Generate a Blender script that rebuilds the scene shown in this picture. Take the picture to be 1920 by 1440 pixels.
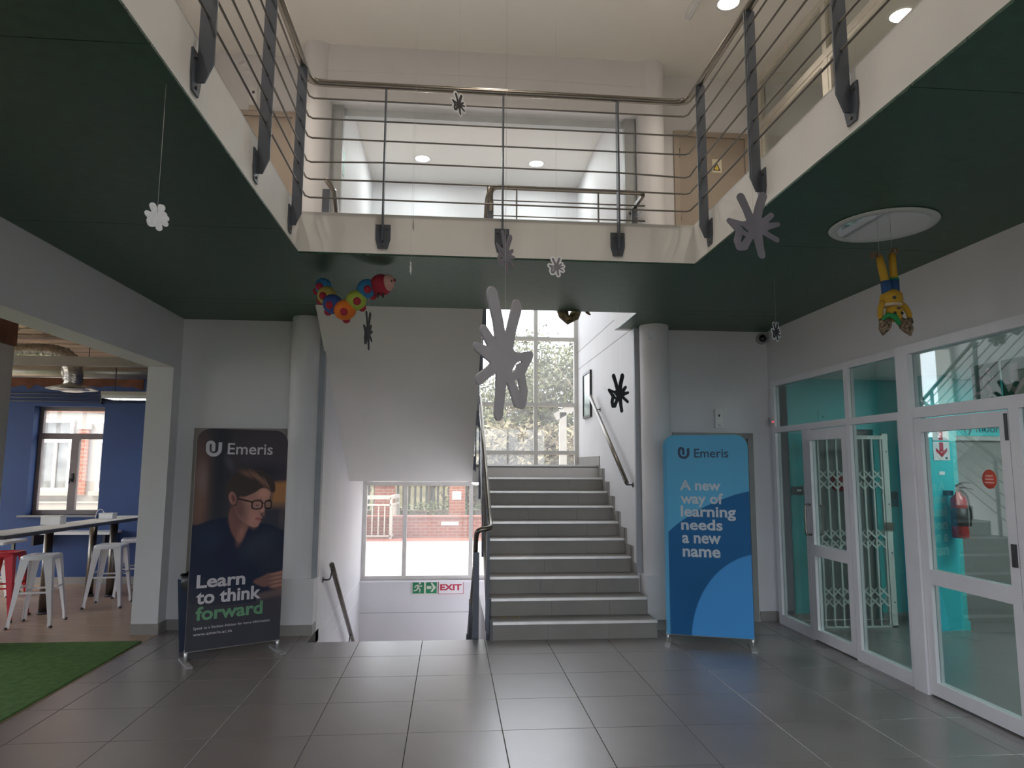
import bpy, bmesh, math, random
import numpy as np
from mathutils import Vector, Matrix

sc = bpy.context.scene
COL = sc.collection
for o in list(bpy.data.objects):
    bpy.data.objects.remove(o)
random.seed(7)
PI = math.pi

# ------------------------------------------------------------------ camera
FPX, PITCH, YAW, ROLL, EYE = 1294.17, 0.1196, 0.0878, 0.005, 1.619
cam = bpy.data.cameras.new('camera')
cam.sensor_fit = 'HORIZONTAL'
cam.sensor_width = 36.0
cam.lens = FPX / 1920 * 36.0
cam.clip_end = 300
cam_ob = bpy.data.objects.new('camera', cam)
COL.objects.link(cam_ob)
F = Vector((math.sin(YAW) * math.cos(PITCH), math.cos(YAW) * math.cos(PITCH), math.sin(PITCH)))
R0 = Vector((math.cos(YAW), -math.sin(YAW), 0))
U0 = R0.cross(F)
RR = R0 * math.cos(ROLL) + U0 * math.sin(ROLL)
UU = U0 * math.cos(ROLL) - R0 * math.sin(ROLL)
M4 = Matrix((RR, UU, -F)).transposed().to_4x4()
M4.translation = (0, 0, EYE)
cam_ob.matrix_world = M4
sc.camera = cam_ob

# ------------------------------------------------------------------ light
world = bpy.data.worlds.new('overcast_sky')
sc.world = world
world.use_nodes = True
bg = world.node_tree.nodes['Background']
bg.inputs['Color'].default_value = (0.88, 0.895, 1.0, 1)
bg.inputs['Strength'].default_value = 5.0

sun = bpy.data.lights.new('hazy_sun', 'SUN')
sun.energy = 7.5
sun.angle = math.radians(25)
sun.color = (1.0, 0.84, 0.66)
sun_ob = bpy.data.objects.new('hazy_sun', sun)
COL.objects.link(sun_ob)
sun_ob.rotation_euler = Vector((-0.60, -0.28, 0.75)).to_track_quat('Z', 'Y').to_euler()
LAMP_UP = 12.0      # watts of each downlight over the atrium
LAMP_STAIR = 17.0

vs = sc.view_settings
vs.view_transform = 'Standard'
vs.look = 'None'
vs.gamma = 1.0
vs.use_curve_mapping = False
vs.exposure = 0.06
sc.cycles.max_bounces = 10
sc.cycles.diffuse_bounces = 6
sc.cycles.transparent_max_bounces = 24
sc.cycles.sample_clamp_indirect = 6.0
sc.cycles.caustics_reflective = False
sc.cycles.caustics_refractive = False


# ------------------------------------------------------------------ materials
MATS = {}


def mat(name, col, rough=0.6, metal=0.0, vary=0.06, scale=6.0, bump=0.0, bscale=60.0, spec=0.5, stretch=None, emit=None, sheen=0.0):
    if name in MATS:
        return MATS[name]
    m = bpy.data.materials.new(name)
    m.use_nodes = True
    nt = m.node_tree
    b = nt.nodes['Principled BSDF']
    b.inputs['Roughness'].default_value = rough
    b.inputs['Metallic'].default_value = metal
    b.inputs['Specular IOR Level'].default_value = spec
    if sheen:
        b.inputs['Sheen Weight'].default_value = sheen
        b.inputs['Sheen Tint'].default_value = (0.80, 0.95, 0.88, 1)
        b.inputs['Sheen Roughness'].default_value = 0.35
    tc = nt.nodes.new('ShaderNodeTexCoord')
    mp = nt.nodes.new('ShaderNodeMapping')
    if stretch:
        mp.inputs['Scale'].default_value = stretch
    nt.links.new(tc.outputs['Object'], mp.inputs['Vector'])
    nz = nt.nodes.new('ShaderNodeTexNoise')
    nz.inputs['Scale'].default_value = scale
    nz.inputs['Detail'].default_value = 4
    nt.links.new(mp.outputs['Vector'], nz.inputs['Vector'])
    rp = nt.nodes.new('ShaderNodeValToRGB')
    rp.color_ramp.elements[0].position = 0.3
    rp.color_ramp.elements[1].position = 0.7
    lo = [max(0, c * (1 - vary)) for c in col]
    hi = [min(1, c * (1 + vary)) for c in col]
    rp.color_ramp.elements[0].color = (*lo, 1)
    rp.color_ramp.elements[1].color = (*hi, 1)
    nt.links.new(nz.outputs['Fac'], rp.inputs['Fac'])
    nt.links.new(rp.outputs['Color'], b.inputs['Base Color'])
    if bump:
        n2 = nt.nodes.new('ShaderNodeTexNoise')
        n2.inputs['Scale'].default_value = bscale
        n2.inputs['Detail'].default_value = 3
        nt.links.new(mp.outputs['Vector'], n2.inputs['Vector'])
        bp = nt.nodes.new('ShaderNodeBump')
        bp.inputs['Strength'].default_value = bump
        bp.inputs['Distance'].default_value = 0.01
        nt.links.new(n2.outputs['Fac'], bp.inputs['Height'])
        nt.links.new(bp.outputs['Normal'], b.inputs['Normal'])
    if emit:
        b.inputs['Emission Color'].default_value = (*emit[0], 1)
        b.inputs['Emission Strength'].default_value = emit[1]
    MATS[name] = m
    return m


def glass_mat(name, tint=(1, 1, 1), veil=0.0, ior=1.5, veil_col=(0.9, 0.92, 0.9), refl=1.0):
    m = bpy.data.materials.new(name)
    m.use_nodes = True
    nt = m.node_tree
    nt.nodes.clear()
    out = nt.nodes.new('ShaderNodeOutputMaterial')
    tr = nt.nodes.new('ShaderNodeBsdfTransparent')
    tr.inputs['Color'].default_value = (*tint, 1)
    gl = nt.nodes.new('ShaderNodeBsdfGlossy')
    gl.inputs['Roughness'].default_value = 0.0
    fr = nt.nodes.new('ShaderNodeFresnel')
    ge = nt.nodes.new('ShaderNodeNewGeometry')
    mi = nt.nodes.new('ShaderNodeMapRange')      # same reflectance on both faces of the thin pane
    mi.inputs['To Min'].default_value = ior
    mi.inputs['To Max'].default_value = 1.0 / ior
    nt.links.new(ge.outputs['Backfacing'], mi.inputs['Value'])
    nt.links.new(mi.outputs[0], fr.inputs['IOR'])
    # translucent veil mixed into the pane to imitate the hazy view
    nz = nt.nodes.new('ShaderNodeTexNoise')
    nz.inputs['Scale'].default_value = 3.0
    tc = nt.nodes.new('ShaderNodeTexCoord')
    nt.links.new(tc.outputs['Object'], nz.inputs['Vector'])
    mx = nt.nodes.new('ShaderNodeMixShader')
    ml = nt.nodes.new('ShaderNodeMath')
    ml.operation = 'MULTIPLY'
    ml.inputs[1].default_value = refl
    nt.links.new(fr.outputs['Fac'], ml.inputs[0])
    nt.links.new(ml.outputs[0], mx.inputs['Fac'])
    nt.links.new(gl.outputs[0], mx.inputs[2])
    if veil > 0:
        tl = nt.nodes.new('ShaderNodeBsdfTranslucent')
        tl.inputs['Color'].default_value = (*veil_col, 1)
        m2 = nt.nodes.new('ShaderNodeMixShader')
        mm = nt.nodes.new('ShaderNodeMapRange')
        mm.inputs['To Min'].default_value = veil * 0.7
        mm.inputs['To Max'].default_value = veil * 1.3
        nt.links.new(nz.outputs['Fac'], mm.inputs['Value'])
        nt.links.new(mm.outputs[0], m2.inputs['Fac'])
        nt.links.new(tr.outputs[0], m2.inputs[1])
        nt.links.new(tl.outputs[0], m2.inputs[2])
        nt.links.new(m2.outputs[0], mx.inputs[1])
    else:
        nt.links.new(tr.outputs[0], mx.inputs[1])
    nt.links.new(mx.outputs[0], out.inputs['Surface'])
    MATS[name] = m
    return m


def brick_mat(name, c1, c2, mortar, bw=0.22, bh=0.075, rough=0.85, ms=0.01):
    m = mat(name, c1, rough)
    nt = m.node_tree
    b = nt.nodes['Principled BSDF']
    br = nt.nodes.new('ShaderNodeTexBrick')
    br.inputs['Color1'].default_value = (*c1, 1)
    br.inputs['Color2'].default_value = (*c2, 1)
    br.inputs['Mortar'].default_value = (*mortar, 1)
    br.inputs['Scale'].default_value = 1.0
    br.inputs['Brick Width'].default_value = bw
    br.inputs['Row Height'].default_value = bh
    br.inputs['Mortar Size'].default_value = ms
    tc = nt.nodes.new('ShaderNodeTexCoord')
    sx = nt.nodes.new('ShaderNodeSeparateXYZ')
    cx = nt.nodes.new('ShaderNodeCombineXYZ')
    ad = nt.nodes.new('ShaderNodeMath')
    nt.links.new(tc.outputs['Object'], sx.inputs[0])
    nt.links.new(sx.outputs['X'], ad.inputs[0])
    nt.links.new(sx.outputs['Y'], ad.inputs[1])
    nt.links.new(ad.outputs[0], cx.inputs['X'])
    nt.links.new(sx.outputs['Z'], cx.inputs['Y'])
    nt.links.new(cx.outputs[0], br.inputs['Vector'])
    nt.links.new(br.outputs['Color'], b.inputs['Base Color'])
    return m


white = mat('white_wall_paint', (0.735, 0.725, 0.745), 0.6, vary=0.03, scale=1.5, bump=0.05, bscale=120)
ceil_white = mat('ceiling_paint', (0.76, 0.74, 0.70), 0.7, vary=0.02, scale=1.0)
fascia_w = mat('fascia_paint', (0.72, 0.71, 0.70), 0.55, vary=0.05, scale=2.0)
turf_dark = mat('ceiling_turf', (0.014, 0.052, 0.030), 0.40, vary=0.25, scale=14, bump=0.12, bscale=300, sheen=0.05, spec=0.8)
turf_dark.node_tree.nodes['Principled BSDF'].inputs['Specular Tint'].default_value = (0.72, 1.0, 0.86, 1)
turf_floor = mat('floor_turf', (0.085, 0.19, 0.045), 0.95, vary=0.2, scale=20, bump=0.6, bscale=300)
tile_m = mat('grey_floor_tile', (0.215, 0.195, 0.192), 0.32, vary=0.10, scale=2.5, bump=0.02, bscale=40, spec=1.0)
tile_m.node_tree.nodes['Principled BSDF'].inputs['Coat Weight'].default_value = 0.6
tile_m.node_tree.nodes['Principled BSDF'].inputs['Coat Roughness'].default_value = 0.30
grout_m = mat('dark_grout', (0.07, 0.068, 0.065), 0.9)
step_tile = mat('stair_tile', (0.25, 0.235, 0.22), 0.45, vary=0.08, scale=3, bump=0.02)
nosing_m = mat('aluminium_nosing', (0.62, 0.61, 0.59), 0.35, metal=0.6)
skirt_m = mat('taupe_skirting_tile', (0.30, 0.285, 0.27), 0.5)
wood_floor = mat('brown_vinyl_floor', (0.42, 0.30, 0.22), 0.34, vary=0.2, scale=3, stretch=(1, 9, 1))
blue_w = mat('navy_wall_paint', (0.022, 0.060, 0.19), 0.6, vary=0.08, scale=1.5)
teal_w = mat('turquoise_wall_paint', (0.045, 0.52, 0.54), 0.55, vary=0.03, scale=1.5)
steel = mat('brushed_steel', (0.23, 0.21, 0.185), 0.30, metal=1.0, vary=0.05, scale=30)
dark_post = mat('charcoal_painted_steel', (0.095, 0.108, 0.135), 0.45, metal=0.2, vary=0.08)
rod_m = mat('dark_steel_rod', (0.17, 0.16, 0.15), 0.4, metal=0.8)
alu_w = mat('white_aluminium', (0.83, 0.82, 0.86), 0.4, vary=0.03)
win_alu = mat('grey_white_window_frame', (0.62, 0.60, 0.57), 0.45)
door_g = mat('taupe_door_paint', (0.36, 0.295, 0.24), 0.5, vary=0.04)
door_fr = mat('taupe_door_frame', (0.39, 0.325, 0.27), 0.5, vary=0.04)
door_grey = mat('grey_door_paint', (0.22, 0.215, 0.21), 0.5, vary=0.04)
concrete = mat('raw_concrete_soffit', (0.70, 0.56, 0.43), 0.9, vary=0.25, scale=2.2, bump=0.3, bscale=12, stretch=(1, 1.6, 1))
rough_brown = mat('bare_brown_plaster', (0.17, 0.075, 0.05), 0.95, vary=0.35, scale=5, bump=0.3, bscale=20)
grey_paint = mat('grey_column_paint', (0.40, 0.39, 0.37), 0.7)
black_pl = mat('black_plastic', (0.012, 0.012, 0.014), 0.4)
dark_grey = mat('dark_grey_plastic', (0.05, 0.05, 0.055), 0.5)
white_pl = mat('white_plastic', (0.78, 0.78, 0.78), 0.4)
glass_clear = glass_mat('window_glass', (0.96, 0.98, 0.97), veil=0.055)
glass_shop = glass_mat('shopfront_glass', (0.80, 0.90, 0.89), veil=0.0, ior=1.55, refl=2.2)
glass_dark = glass_mat('upper_glass', (0.93, 0.95, 0.94), ior=1.5)


# ------------------------------------------------------------------ mesh helper
class MB:
    def __init__(s):
        s.v = []
        s.f = []
        s.sm = []

    def add(s, vs_, fs, smooth=False):
        n = len(s.v)
        s.v += [tuple(p) for p in vs_]
        s.f += [tuple(i + n for i in f) for f in fs]
        s.sm += [smooth] * len(fs)
        return s

    def box(s, x0, x1, y0, y1, z0, z1):
        x0, x1 = min(x0, x1), max(x0, x1)
        y0, y1 = min(y0, y1), max(y0, y1)
        z0, z1 = min(z0, z1), max(z0, z1)
        v = [(x0, y0, z0), (x1, y0, z0), (x1, y1, z0), (x0, y1, z0), (x0, y0, z1), (x1, y0, z1), (x1, y1, z1), (x0, y1, z1)]
        return s.add(v, [(0, 3, 2, 1), (4, 5, 6, 7), (0, 1, 5, 4), (1, 2, 6, 5), (2, 3, 7, 6), (3, 0, 4, 7)])

    def bbox(s, x0, x1, y0, y1, z0, z1, b=0.004):
        """box with chamfered vertical and top edges"""
        x0, x1 = min(x0, x1), max(x0, x1)
        y0, y1 = min(y0, y1), max(y0, y1)
        pts = [(x0, y0), (x1, y0), (x1, y1), (x0, y1)]
        ins = [(x0 + b, y0 + b), (x1 - b, y0 + b), (x1 - b, y1 - b), (x0 + b, y1 - b)]
        v = [(*p, z0) for p in pts] + [(*p, z1 - b) for p in pts] + [(*p, z1) for p in ins]
        f = [(3, 2, 1, 0)]
        for i in range(4):
            j = (i + 1) % 4
            f += [(i, j, 4 + j, 4 + i), (4 + i, 4 + j, 8 + j, 8 + i)]
        f.append((8, 9, 10, 11))
        return s.add(v, f)

    def obox(s, c, half, ax, ay, az):
        c = Vector(c)
        ax, ay, az = Vector(ax).normalized(), Vector(ay).normalized(), Vector(az).normalized()
        v = []
        for dz in (-1, 1):
            for dx, dy in ((-1, -1), (1, -1), (1, 1), (-1, 1)):
                v.append(c + ax * half[0] * dx + ay * half[1] * dy + az * half[2] * dz)
        return s.add(v, [(0, 3, 2, 1), (4, 5, 6, 7), (0, 1, 5, 4), (1, 2, 6, 5), (2, 3, 7, 6), (3, 0, 4, 7)])

    def tube(s, path, r, n=10, cap=True, smooth=True):
        P = [Vector(p) for p in path]
        k = len(P)
        rs = r if isinstance(r, (list, tuple)) else [r] * k
        T = []
        for i in range(k):
            a = P[max(i - 1, 0)]
            b = P[min(i + 1, k - 1)]
            t = (b - a)
            T.append(t.normalized() if t.length > 1e-9 else Vector((0, 0, 1)))
        up = Vector((0, 0, 1)) if abs(T[0].z) < 0.9 else Vector((1, 0, 0))
        N = T[0].cross(up).normalized()
        vs_, fs = [], []
        for i in range(k):
            N = (N - T[i] * N.dot(T[i]))
            if N.length < 1e-6:
                N = T[i].orthogonal()
            N.normalize()
            B = T[i].cross(N)
            sc_ = 1.0
            if 0 < i < k - 1:
                d1 = (P[i] - P[i - 1]).normalized()
                d2 = (P[i + 1] - P[i]).normalized()
                sc_ = min(1.0 / max(0.5, math.cos(d1.angle(d2, 0) / 2)), 1.6)
            for j in range(n):
                a = 2 * PI * j / n
                vs_.append(P[i] + (N * math.cos(a) + B * math.sin(a)) * rs[i] * sc_)
        for i in range(k - 1):
            for j in range(n):
                q = (j + 1) % n
                fs.append((i * n + j, i * n + q, (i + 1) * n + q, (i + 1) * n + j))
        s.add(vs_, fs, smooth)
        if cap:
            s.add(vs_[:n], [tuple(range(n))[::-1]])
            s.add(vs_[-n:], [tuple(range(n))])
        return s

    def cyl(s, p0, p1, r, n=16, r1=None):
        return s.tube([p0, p1], [r, r if r1 is None else r1], n)

    def lathe(s, prof, c=(0, 0, 0), n=24, axis='z', smooth=True):
        vs_, fs = [], []
        for (r, h) in prof:
            for j in range(n):
                a = 2 * PI * j / n
                p = (r * math.cos(a), r * math.sin(a), h)
                if axis == 'y':
                    p = (p[0], h, p[1])
                elif axis == 'x':
                    p = (h, p[0], p[1])
                vs_.append((c[0] + p[0], c[1] + p[1], c[2] + p[2]))
        for i in range(len(prof) - 1):
            for j in range(n):
                q = (j + 1) % n
                fs.append((i * n + j, i * n + q, (i + 1) * n + q, (i + 1) * n + j))
        return s.add(vs_, fs, smooth)

    def ball(s, c, r, n=14, rings=9, mtx=None):
        if not isinstance(r, (tuple, list)):
            r = (r, r, r)
        vs_, fs = [], []
        for i in range(rings + 1):
            t = PI * i / rings
            for j in range(n):
                a = 2 * PI * j / n
                p = Vector((r[0] * math.sin(t) * math.cos(a), r[1] * math.sin(t) * math.sin(a), r[2] * math.cos(t)))
                if mtx:
                    p = mtx @ p
                vs_.append(p + Vector(c))
        for i in range(rings):
            for j in range(n):
                q = (j + 1) % n
                fs.append((i * n + j, (i + 1) * n + j, (i + 1) * n + q, i * n + q))
        return s.add(vs_, fs, True)

    def prism(s, poly, fn, d0, d1):
        """poly: 2D points counter clockwise, fn(u, v, d) -> point"""
        n = len(poly)
        v = [fn(u, w, d0) for u, w in poly] + [fn(u, w, d1) for u, w in poly]
        f = [tuple(range(n))[::-1], tuple(range(n, 2 * n))]
        for i in range(n):
            j = (i + 1) % n
            f.append((i, j, n + j, n + i))
        return s.add(v, f)

    def mesh(s, name):
        me = bpy.data.meshes.new(name)
        me.from_pydata(s.v, [], s.f)
        me.polygons.foreach_set('use_smooth', s.sm)
        bm = bmesh.new()
        bm.from_mesh(me)
        bmesh.ops.remove_doubles(bm, verts=bm.verts, dist=1e-5)
        bmesh.ops.recalc_face_normals(bm, faces=bm.faces)
        bm.to_mesh(me)
        bm.free()
        return me

    def build(s, name, m, parent=None):
        me = s.mesh(name)
        me.materials.append(m)
        o = bpy.data.objects.new(name, me)
        COL.objects.link(o)
        if parent is not None:
            o.parent = parent
        return o


def tag(o, label=None, cat=None, group=None, kind=None):
    if label:
        o['label'] = label
    if cat:
        o['category'] = cat
    if group:
        o['group'] = group
    if kind:
        o['kind'] = kind
    return o


def empty(name, loc=(0, 0, 0), rz=0.0):
    o = bpy.data.objects.new(name, None)
    o.empty_display_size = 0.1
    o.location = loc
    o.rotation_euler = (0, 0, rz)
    COL.objects.link(o)
    return o


def part(name, m, parent, *boxes):
    b = MB()
    for bx in boxes:
        b.box(*bx)
    return b.build(name, m, parent)


def struct(name, m, label, cat, *boxes):
    return tag(part(name, m, None, *boxes), label, cat, kind='structure')


def copy_tree(o, parent=None):
    c = o.copy()
    COL.objects.link(c)
    c.parent = parent
    for ch in list(o.children):
        copy_tree(ch, c)
    return c


def arc(c, r, a0, a1, n=6):
    return [(c[0] + r * math.cos(a0 + (a1 - a0) * i / n), c[1] + r * math.sin(a0 + (a1 - a0) * i / n)) for i in range(n + 1)]


def text_mesh(name, body, size, m, parent, origin, ux, vx, extrude=0.0006, bold=0.0, width=None, height=None, align='LEFT'):
    """flat lettering lying in the plane spanned by ux (reading direction) and vx (up)"""
    cu = bpy.data.curves.new(name, 'FONT')
    cu.body = body
    cu.size = size
    cu.extrude = extrude
    cu.offset = bold
    cu.resolution_u = 3
    cu.align_x = align
    tmp = bpy.data.objects.new(name + '_tmp', cu)
    me = bpy.data.meshes.new_from_object(tmp)
    bpy.data.objects.remove(tmp)
    bpy.data.curves.remove(cu)
    co = np.empty(len(me.vertices) * 3)
    me.vertices.foreach_get('co', co)
    co = co.reshape(-1, 3)
    if width:
        x0, x1 = co[:, 0].min(), co[:, 0].max()
        co[:, 0] = (co[:, 0] - (x0 if align == 'LEFT' else 0)) * width / (x1 - x0)
    if height:
        y0, y1 = 0.0, co[:, 1].max()
        co[:, 1] = co[:, 1] * height / (y1 - y0)
    ux, vx = Vector(ux).normalized(), Vector(vx).normalized()
    nx = ux.cross(vx)
    A = np.array([ux, vx, nx])
    co = co @ A + np.array(origin)
    me.vertices.foreach_set('co', co.reshape(-1))
    me.update()
    me.name = name
    me.materials.clear()
    me.materials.append(m)
    o = bpy.data.objects.new(name, me)
    COL.objects.link(o)
    if parent is not None:
        o.parent = parent
    return o


# ------------------------------------------------------------------ key dimensions
ZC, ZF, ZU = 3.137, 3.445, 6.12          # turf soffit, gallery floor, gallery ceiling
XL, XR, YB = -2.79, 3.51, 7.35           # lobby left line, shopfront line, back wall
SXL, SXR, YW = -1.30, 1.98, 10.65        # stair hall sides, stair hall window
VX0, VX1, VY0, VY1 = -1.11, 1.81, -0.5, 4.92   # void in the gallery floor
YF = -3.0                                # entrance wall behind the camera

# ------------------------------------------------------------------ floor with tiles
TS = 0.5815
floor = struct('floor', grout_m, 'large grey tiled lobby floor', 'floor', (XL, XR, YF, 6.76, -0.12, -0.003), (XL, SXL, 6.76, YB, -0.12, -0.003), (SXR, XR, 6.76, YB, -0.12, -0.003))
gx0, gy0 = 0.346, 5.066
tiles = {}


def floor_tile(x0, x1, y0, y1):
    key = (round(x1 - x0, 3), round(y1 - y0, 3))
    g = 0.0022
    if key not in tiles:
        b = MB().bbox(g, x1 - x0 - g, g, y1 - y0 - g, -0.012, 0.0, 0.0016)
        me = b.mesh('tile')
        me.materials.append(tile_m)
        tiles[key] = me
    o = bpy.data.objects.new('tile', tiles[key])
    o.location = (x0, y0, 0)
    COL.objects.link(o)
    o.parent = floor


xs = [XL] + [gx0 + TS * i for i in range(-5, 6)] + [XR]
ys = [gy0 + TS * i for i in range(-6, 3)] + [6.76, YB]
for i in range(len(xs) - 1):
    for j in range(len(ys) - 1):
        xa, xb = xs[i], xs[i + 1]
        if ys[j] >= 6.75:
            if xb <= SXL - 0.001:
                pass
            elif xa < SXL:
                xb = SXL
            elif xa >= SXR:
                pass
            elif xb > SXR:
                xa = SXR
            else:
                continue
        if xb - xa > 0.03:
            floor_tile(xa, xb, ys[j], ys[j + 1])
part('tile_bed', tile_m, floor, (XL, XR, YF, ys[0] - 0.002, -0.012, 0.0))

# ------------------------------------------------------------------ lobby walls
struct('wall_left', white, 'white downstand beam and jamb over the wide opening to the blue room', 'wall',
       (XL - 0.25, XL, YF, 7.16, 2.6, ZC + 0.3), (XL - 0.25, XL, 7.16, YB + 0.15, 0, ZC + 0.3), (XL - 0.25, XL, YF, 1.6, 0, 2.6))
struct('wall_back_left', white, 'white wall behind the dark portrait banner', 'wall', (XL, SXL - 0.15, YB, YB + 0.15, 0, ZC + 0.1))
struct('wall_back_right', white, 'white wall behind the blue banner', 'wall', (SXR + 0.09, XR + 0.06, YB, YB + 0.15, 0, ZC + 0.1))
struct('wall_shopfront_head', white, 'white wall band above the shopfront', 'wall', (XR, XR + 0.15, YF, YB, 2.56, ZC + 0.1), (XR, XR + 0.15, YF, 1.2, 0, 2.56), (XR, XR + 0.15, 7.24, YB, 0, 2.56))
struct('baseboard_left', skirt_m, 'taupe tile skirting beside the dark banner', 'skirting', (XL, -1.64, YB - 0.014, YB, 0, 0.10), (XL, XL + 0.014, 7.16, YB, 0, 0.10), (XL - 0.25, XL + 0.014, 7.146, 7.16, 0, 0.10))
struct('baseboard_right', skirt_m, 'taupe tile skirting beside the shopfront', 'skirting', (3.32, XR, YB - 0.014, YB, 0, 0.10), (XR - 0.014, XR, 7.24, YB, 0, 0.10))
# entrance wall behind the camera; its unseen glazing is sized to light the lobby
EX0, EX1, EZ = -2.0, 3.35, 2.95
struct('wall_front', white, 'white entrance wall with unseen glazed opening sized for light', 'wall',
       (XL - 0.25, EX0, YF - 0.2, YF, 0, ZU), (EX1, XR + 0.1, YF - 0.2, YF, 0, ZU), (EX0, EX1, YF - 0.2, YF, EZ, ZU))
w = tag(empty('window_3', (0, 0, 0)), 'unseen entrance glazing opposite the stairs, sized for light', 'window', kind='structure')
for i in range(5):
    xx = EX0 + (EX1 - EX0) * i / 4
    part('mullion', alu_w, w, (xx - 0.03, xx + 0.03, YF - 0.13, YF - 0.07, 0, EZ))
for i in range(4):
    xx = EX0 + (EX1 - EX0) * i / 4
    part('pane', glass_dark, w, (xx + 0.03, xx + (EX1 - EX0) / 4 - 0.03, YF - 0.103, YF - 0.097, 0, EZ))

# round columns with square plinths and flat fins at the stair opening
for cx, s, lb in ((-1.485, 1, 'white round column beside the dark portrait banner'), (2.165, -1, 'white round column beside the blue banner')):
    c = tag(empty('column', (0, 0, 0)), lb, 'column', kind='structure')
    MB().lathe([(0.155, 0.53), (0.155, ZU)], (cx, 7.17, 0), 40).build('shaft', white, c)
    if s > 0:
        part('plinth', white, c, (cx - 0.155, SXL - 0.003, 7.02, YB, 0.10, 0.53))
        part('plinth_skirting', skirt_m, c, (cx - 0.16, SXL - 0.001, 7.012, YB, 0, 0.10))
        part('fin', mat('grey_blue_steel', (0.36, 0.385, 0.42), 0.5), c, (SXL - 0.045, SXL + 0.012, 7.10, 7.198, 0.53, ZC))
    else:
        part('plinth', white, c, (SXR + 0.02, cx + 0.155, 7.02, 7.298, 0.10, 0.53))
        part('plinth_skirting', skirt_m, c, (SXR + 0.016, cx + 0.16, 7.012, 7.296, 0, 0.10))
        part('fin', mat('grey_blue_steel', (0.36, 0.385, 0.42), 0.5), c, (SXR - 0.012, SXR + 0.075, 7.25, 7.298, 0.53, ZC))

# ------------------------------------------------------------------ gallery slab, turf soffit, fascias
slab = struct('ceiling_slab', fascia_w, 'white edged concrete gallery slab around the void', 'ceiling',
              (-8.2, VX0, YF, YB + 0.15, ZC + 0.012, ZF), (VX1, 7.2, YF, YB + 0.15, ZC + 0.012, ZF), (VX0, VX1, VY1, 6.56, ZC + 0.012, ZF), (VX0, VX1, YF, VY0, ZC + 0.012, ZF),
              (SXR + 0.05, 7.2, 6.5, YW, ZC + 0.012, ZF))
turf = tag(empty('ceiling_turf'), 'dark green artificial turf lining the underside of the gallery', 'ceiling', kind='structure')


def turf_panel(x0, x1, y0, y1, fringe=()):
    b = MB().box(x0, x1, y0 + 0.002, y1 - 0.002, ZC, ZC + 0.012)
    rnd = random.Random(int((x0 + 9) * 100 + y0 * 1000))
    for (ax, pos, a0, a1) in fringe:      # fuzzy cut edge of the turf
        t = a0
        while t < a1:
            l = rnd.uniform(0.004, 0.016)
            wd = rnd.uniform(0.004, 0.012)
            for k in range(2):
                dz = rnd.uniform(-0.010, 0.008)
                if ax == 'x':
                    sgn = -1 if pos == VX1 else 1
                    p = [(pos - sgn * 0.004, t, ZC + 0.004), (pos - sgn * 0.004, t + wd, ZC + 0.006), (pos + sgn * l * 0.5, t + wd * 0.5, ZC + dz)]
                else:
                    p = [(t, pos + 0.004, ZC + 0.004), (t + wd, pos + 0.004, ZC + 0.006), (t + wd * 0.5, pos - l * 0.5, ZC + dz)]
                b.add(p, [(0, 1, 2)])
            t += wd * 0.9
    return b.build('turf_panel', turf_dark, turf)


ysm = [YF, 0.35, 2.45, 4.42, 6.4, YB]
for i in range(5):
    a, c = ysm[i], ysm[i + 1]
    turf_panel(XL, VX0, a, c, [('x', VX0, max(a, VY0), min(c, VY1))] if c > VY0 and a < VY1 else ())
    turf_panel(VX1, XR, a, c, [('x', VX1, max(a, VY0), min(c, VY1))] if c > VY0 and a < VY1 else ())
turf_panel(VX0, VX1, VY1, 6.56, [('y', VY1, VX0, VX1)])
turf_panel(VX0, VX1, YF, VY0)
part('edge_band', turf_dark, turf, (XL, SXL - 0.005, 6.56, YB, ZC - 0.001, ZC + 0.012), (SXR + 0.005, XR, 6.56, YB, ZC - 0.001, ZC + 0.012))

# ------------------------------------------------------------------ stair hall shell
struct('wall_stair_left', white, 'white side wall of the stair hall by the downward flight', 'wall', (SXL - 0.15, SXL, 7.2, YW + 0.1, -1.75, ZU))
struct('wall_stair_right', white, 'white side wall of the stair hall with the framed picture', 'wall', (SXR, SXR + 0.1, 7.3, YW + 0.1, -1.75, ZU))
b = MB()
struct('wall_stair_back', white, 'white parapet wall under and above the stair hall window', 'wall',
       (SXL - 0.15, SXR + 0.1, YW - 0.02, YW + 0.2, -1.75, -0.53), (SXL - 0.15, SXR + 0.1, YW - 0.02, YW + 0.2, -0.522, -0.06), (SXL - 0.15, SXR + 0.1, YW - 0.01, YW + 0.2, -0.54, -0.51),
       (SXL - 0.15, SXR + 0.1, YW - 0.02, YW + 0.2, 5.05, ZU))
part('groove_line', mat('groove_grey', (0.35, 0.35, 0.37), 0.8), bpy.data.objects['wall_stair_back'], (SXL, SXR, YW - 0.0205, YW - 0.012, -0.53, -0.522))
for z in (3.42, 3.145):     # recessed joints on the side walls
    part('joint_line', mat('joint_grey', (0.40, 0.39, 0.37), 0.8), bpy.data.objects['wall_stair_right'], (SXR - 0.0012, SXR + 0.001, 7.36, YW, z - 0.006, z + 0.006))
for z in (-0.04, -0.28):
    part('joint_line', mat('joint_pale', (0.86, 0.86, 0.85), 0.8), bpy.data.objects['wall_stair_left'], (SXL - 0.001, SXL + 0.0012, 7.4, YW, z - 0.006, z + 0.006))
struct('floor_lower_landing', mat('pale_bounce_tile', (0.50, 0.47, 0.43), 0.5), 'lower stair landing floor', 'floor', (SXL, SXR, 9.1, YW, -1.75, -1.65))  # out-of-sight tile made pale to bounce light onto the stair soffit

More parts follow.
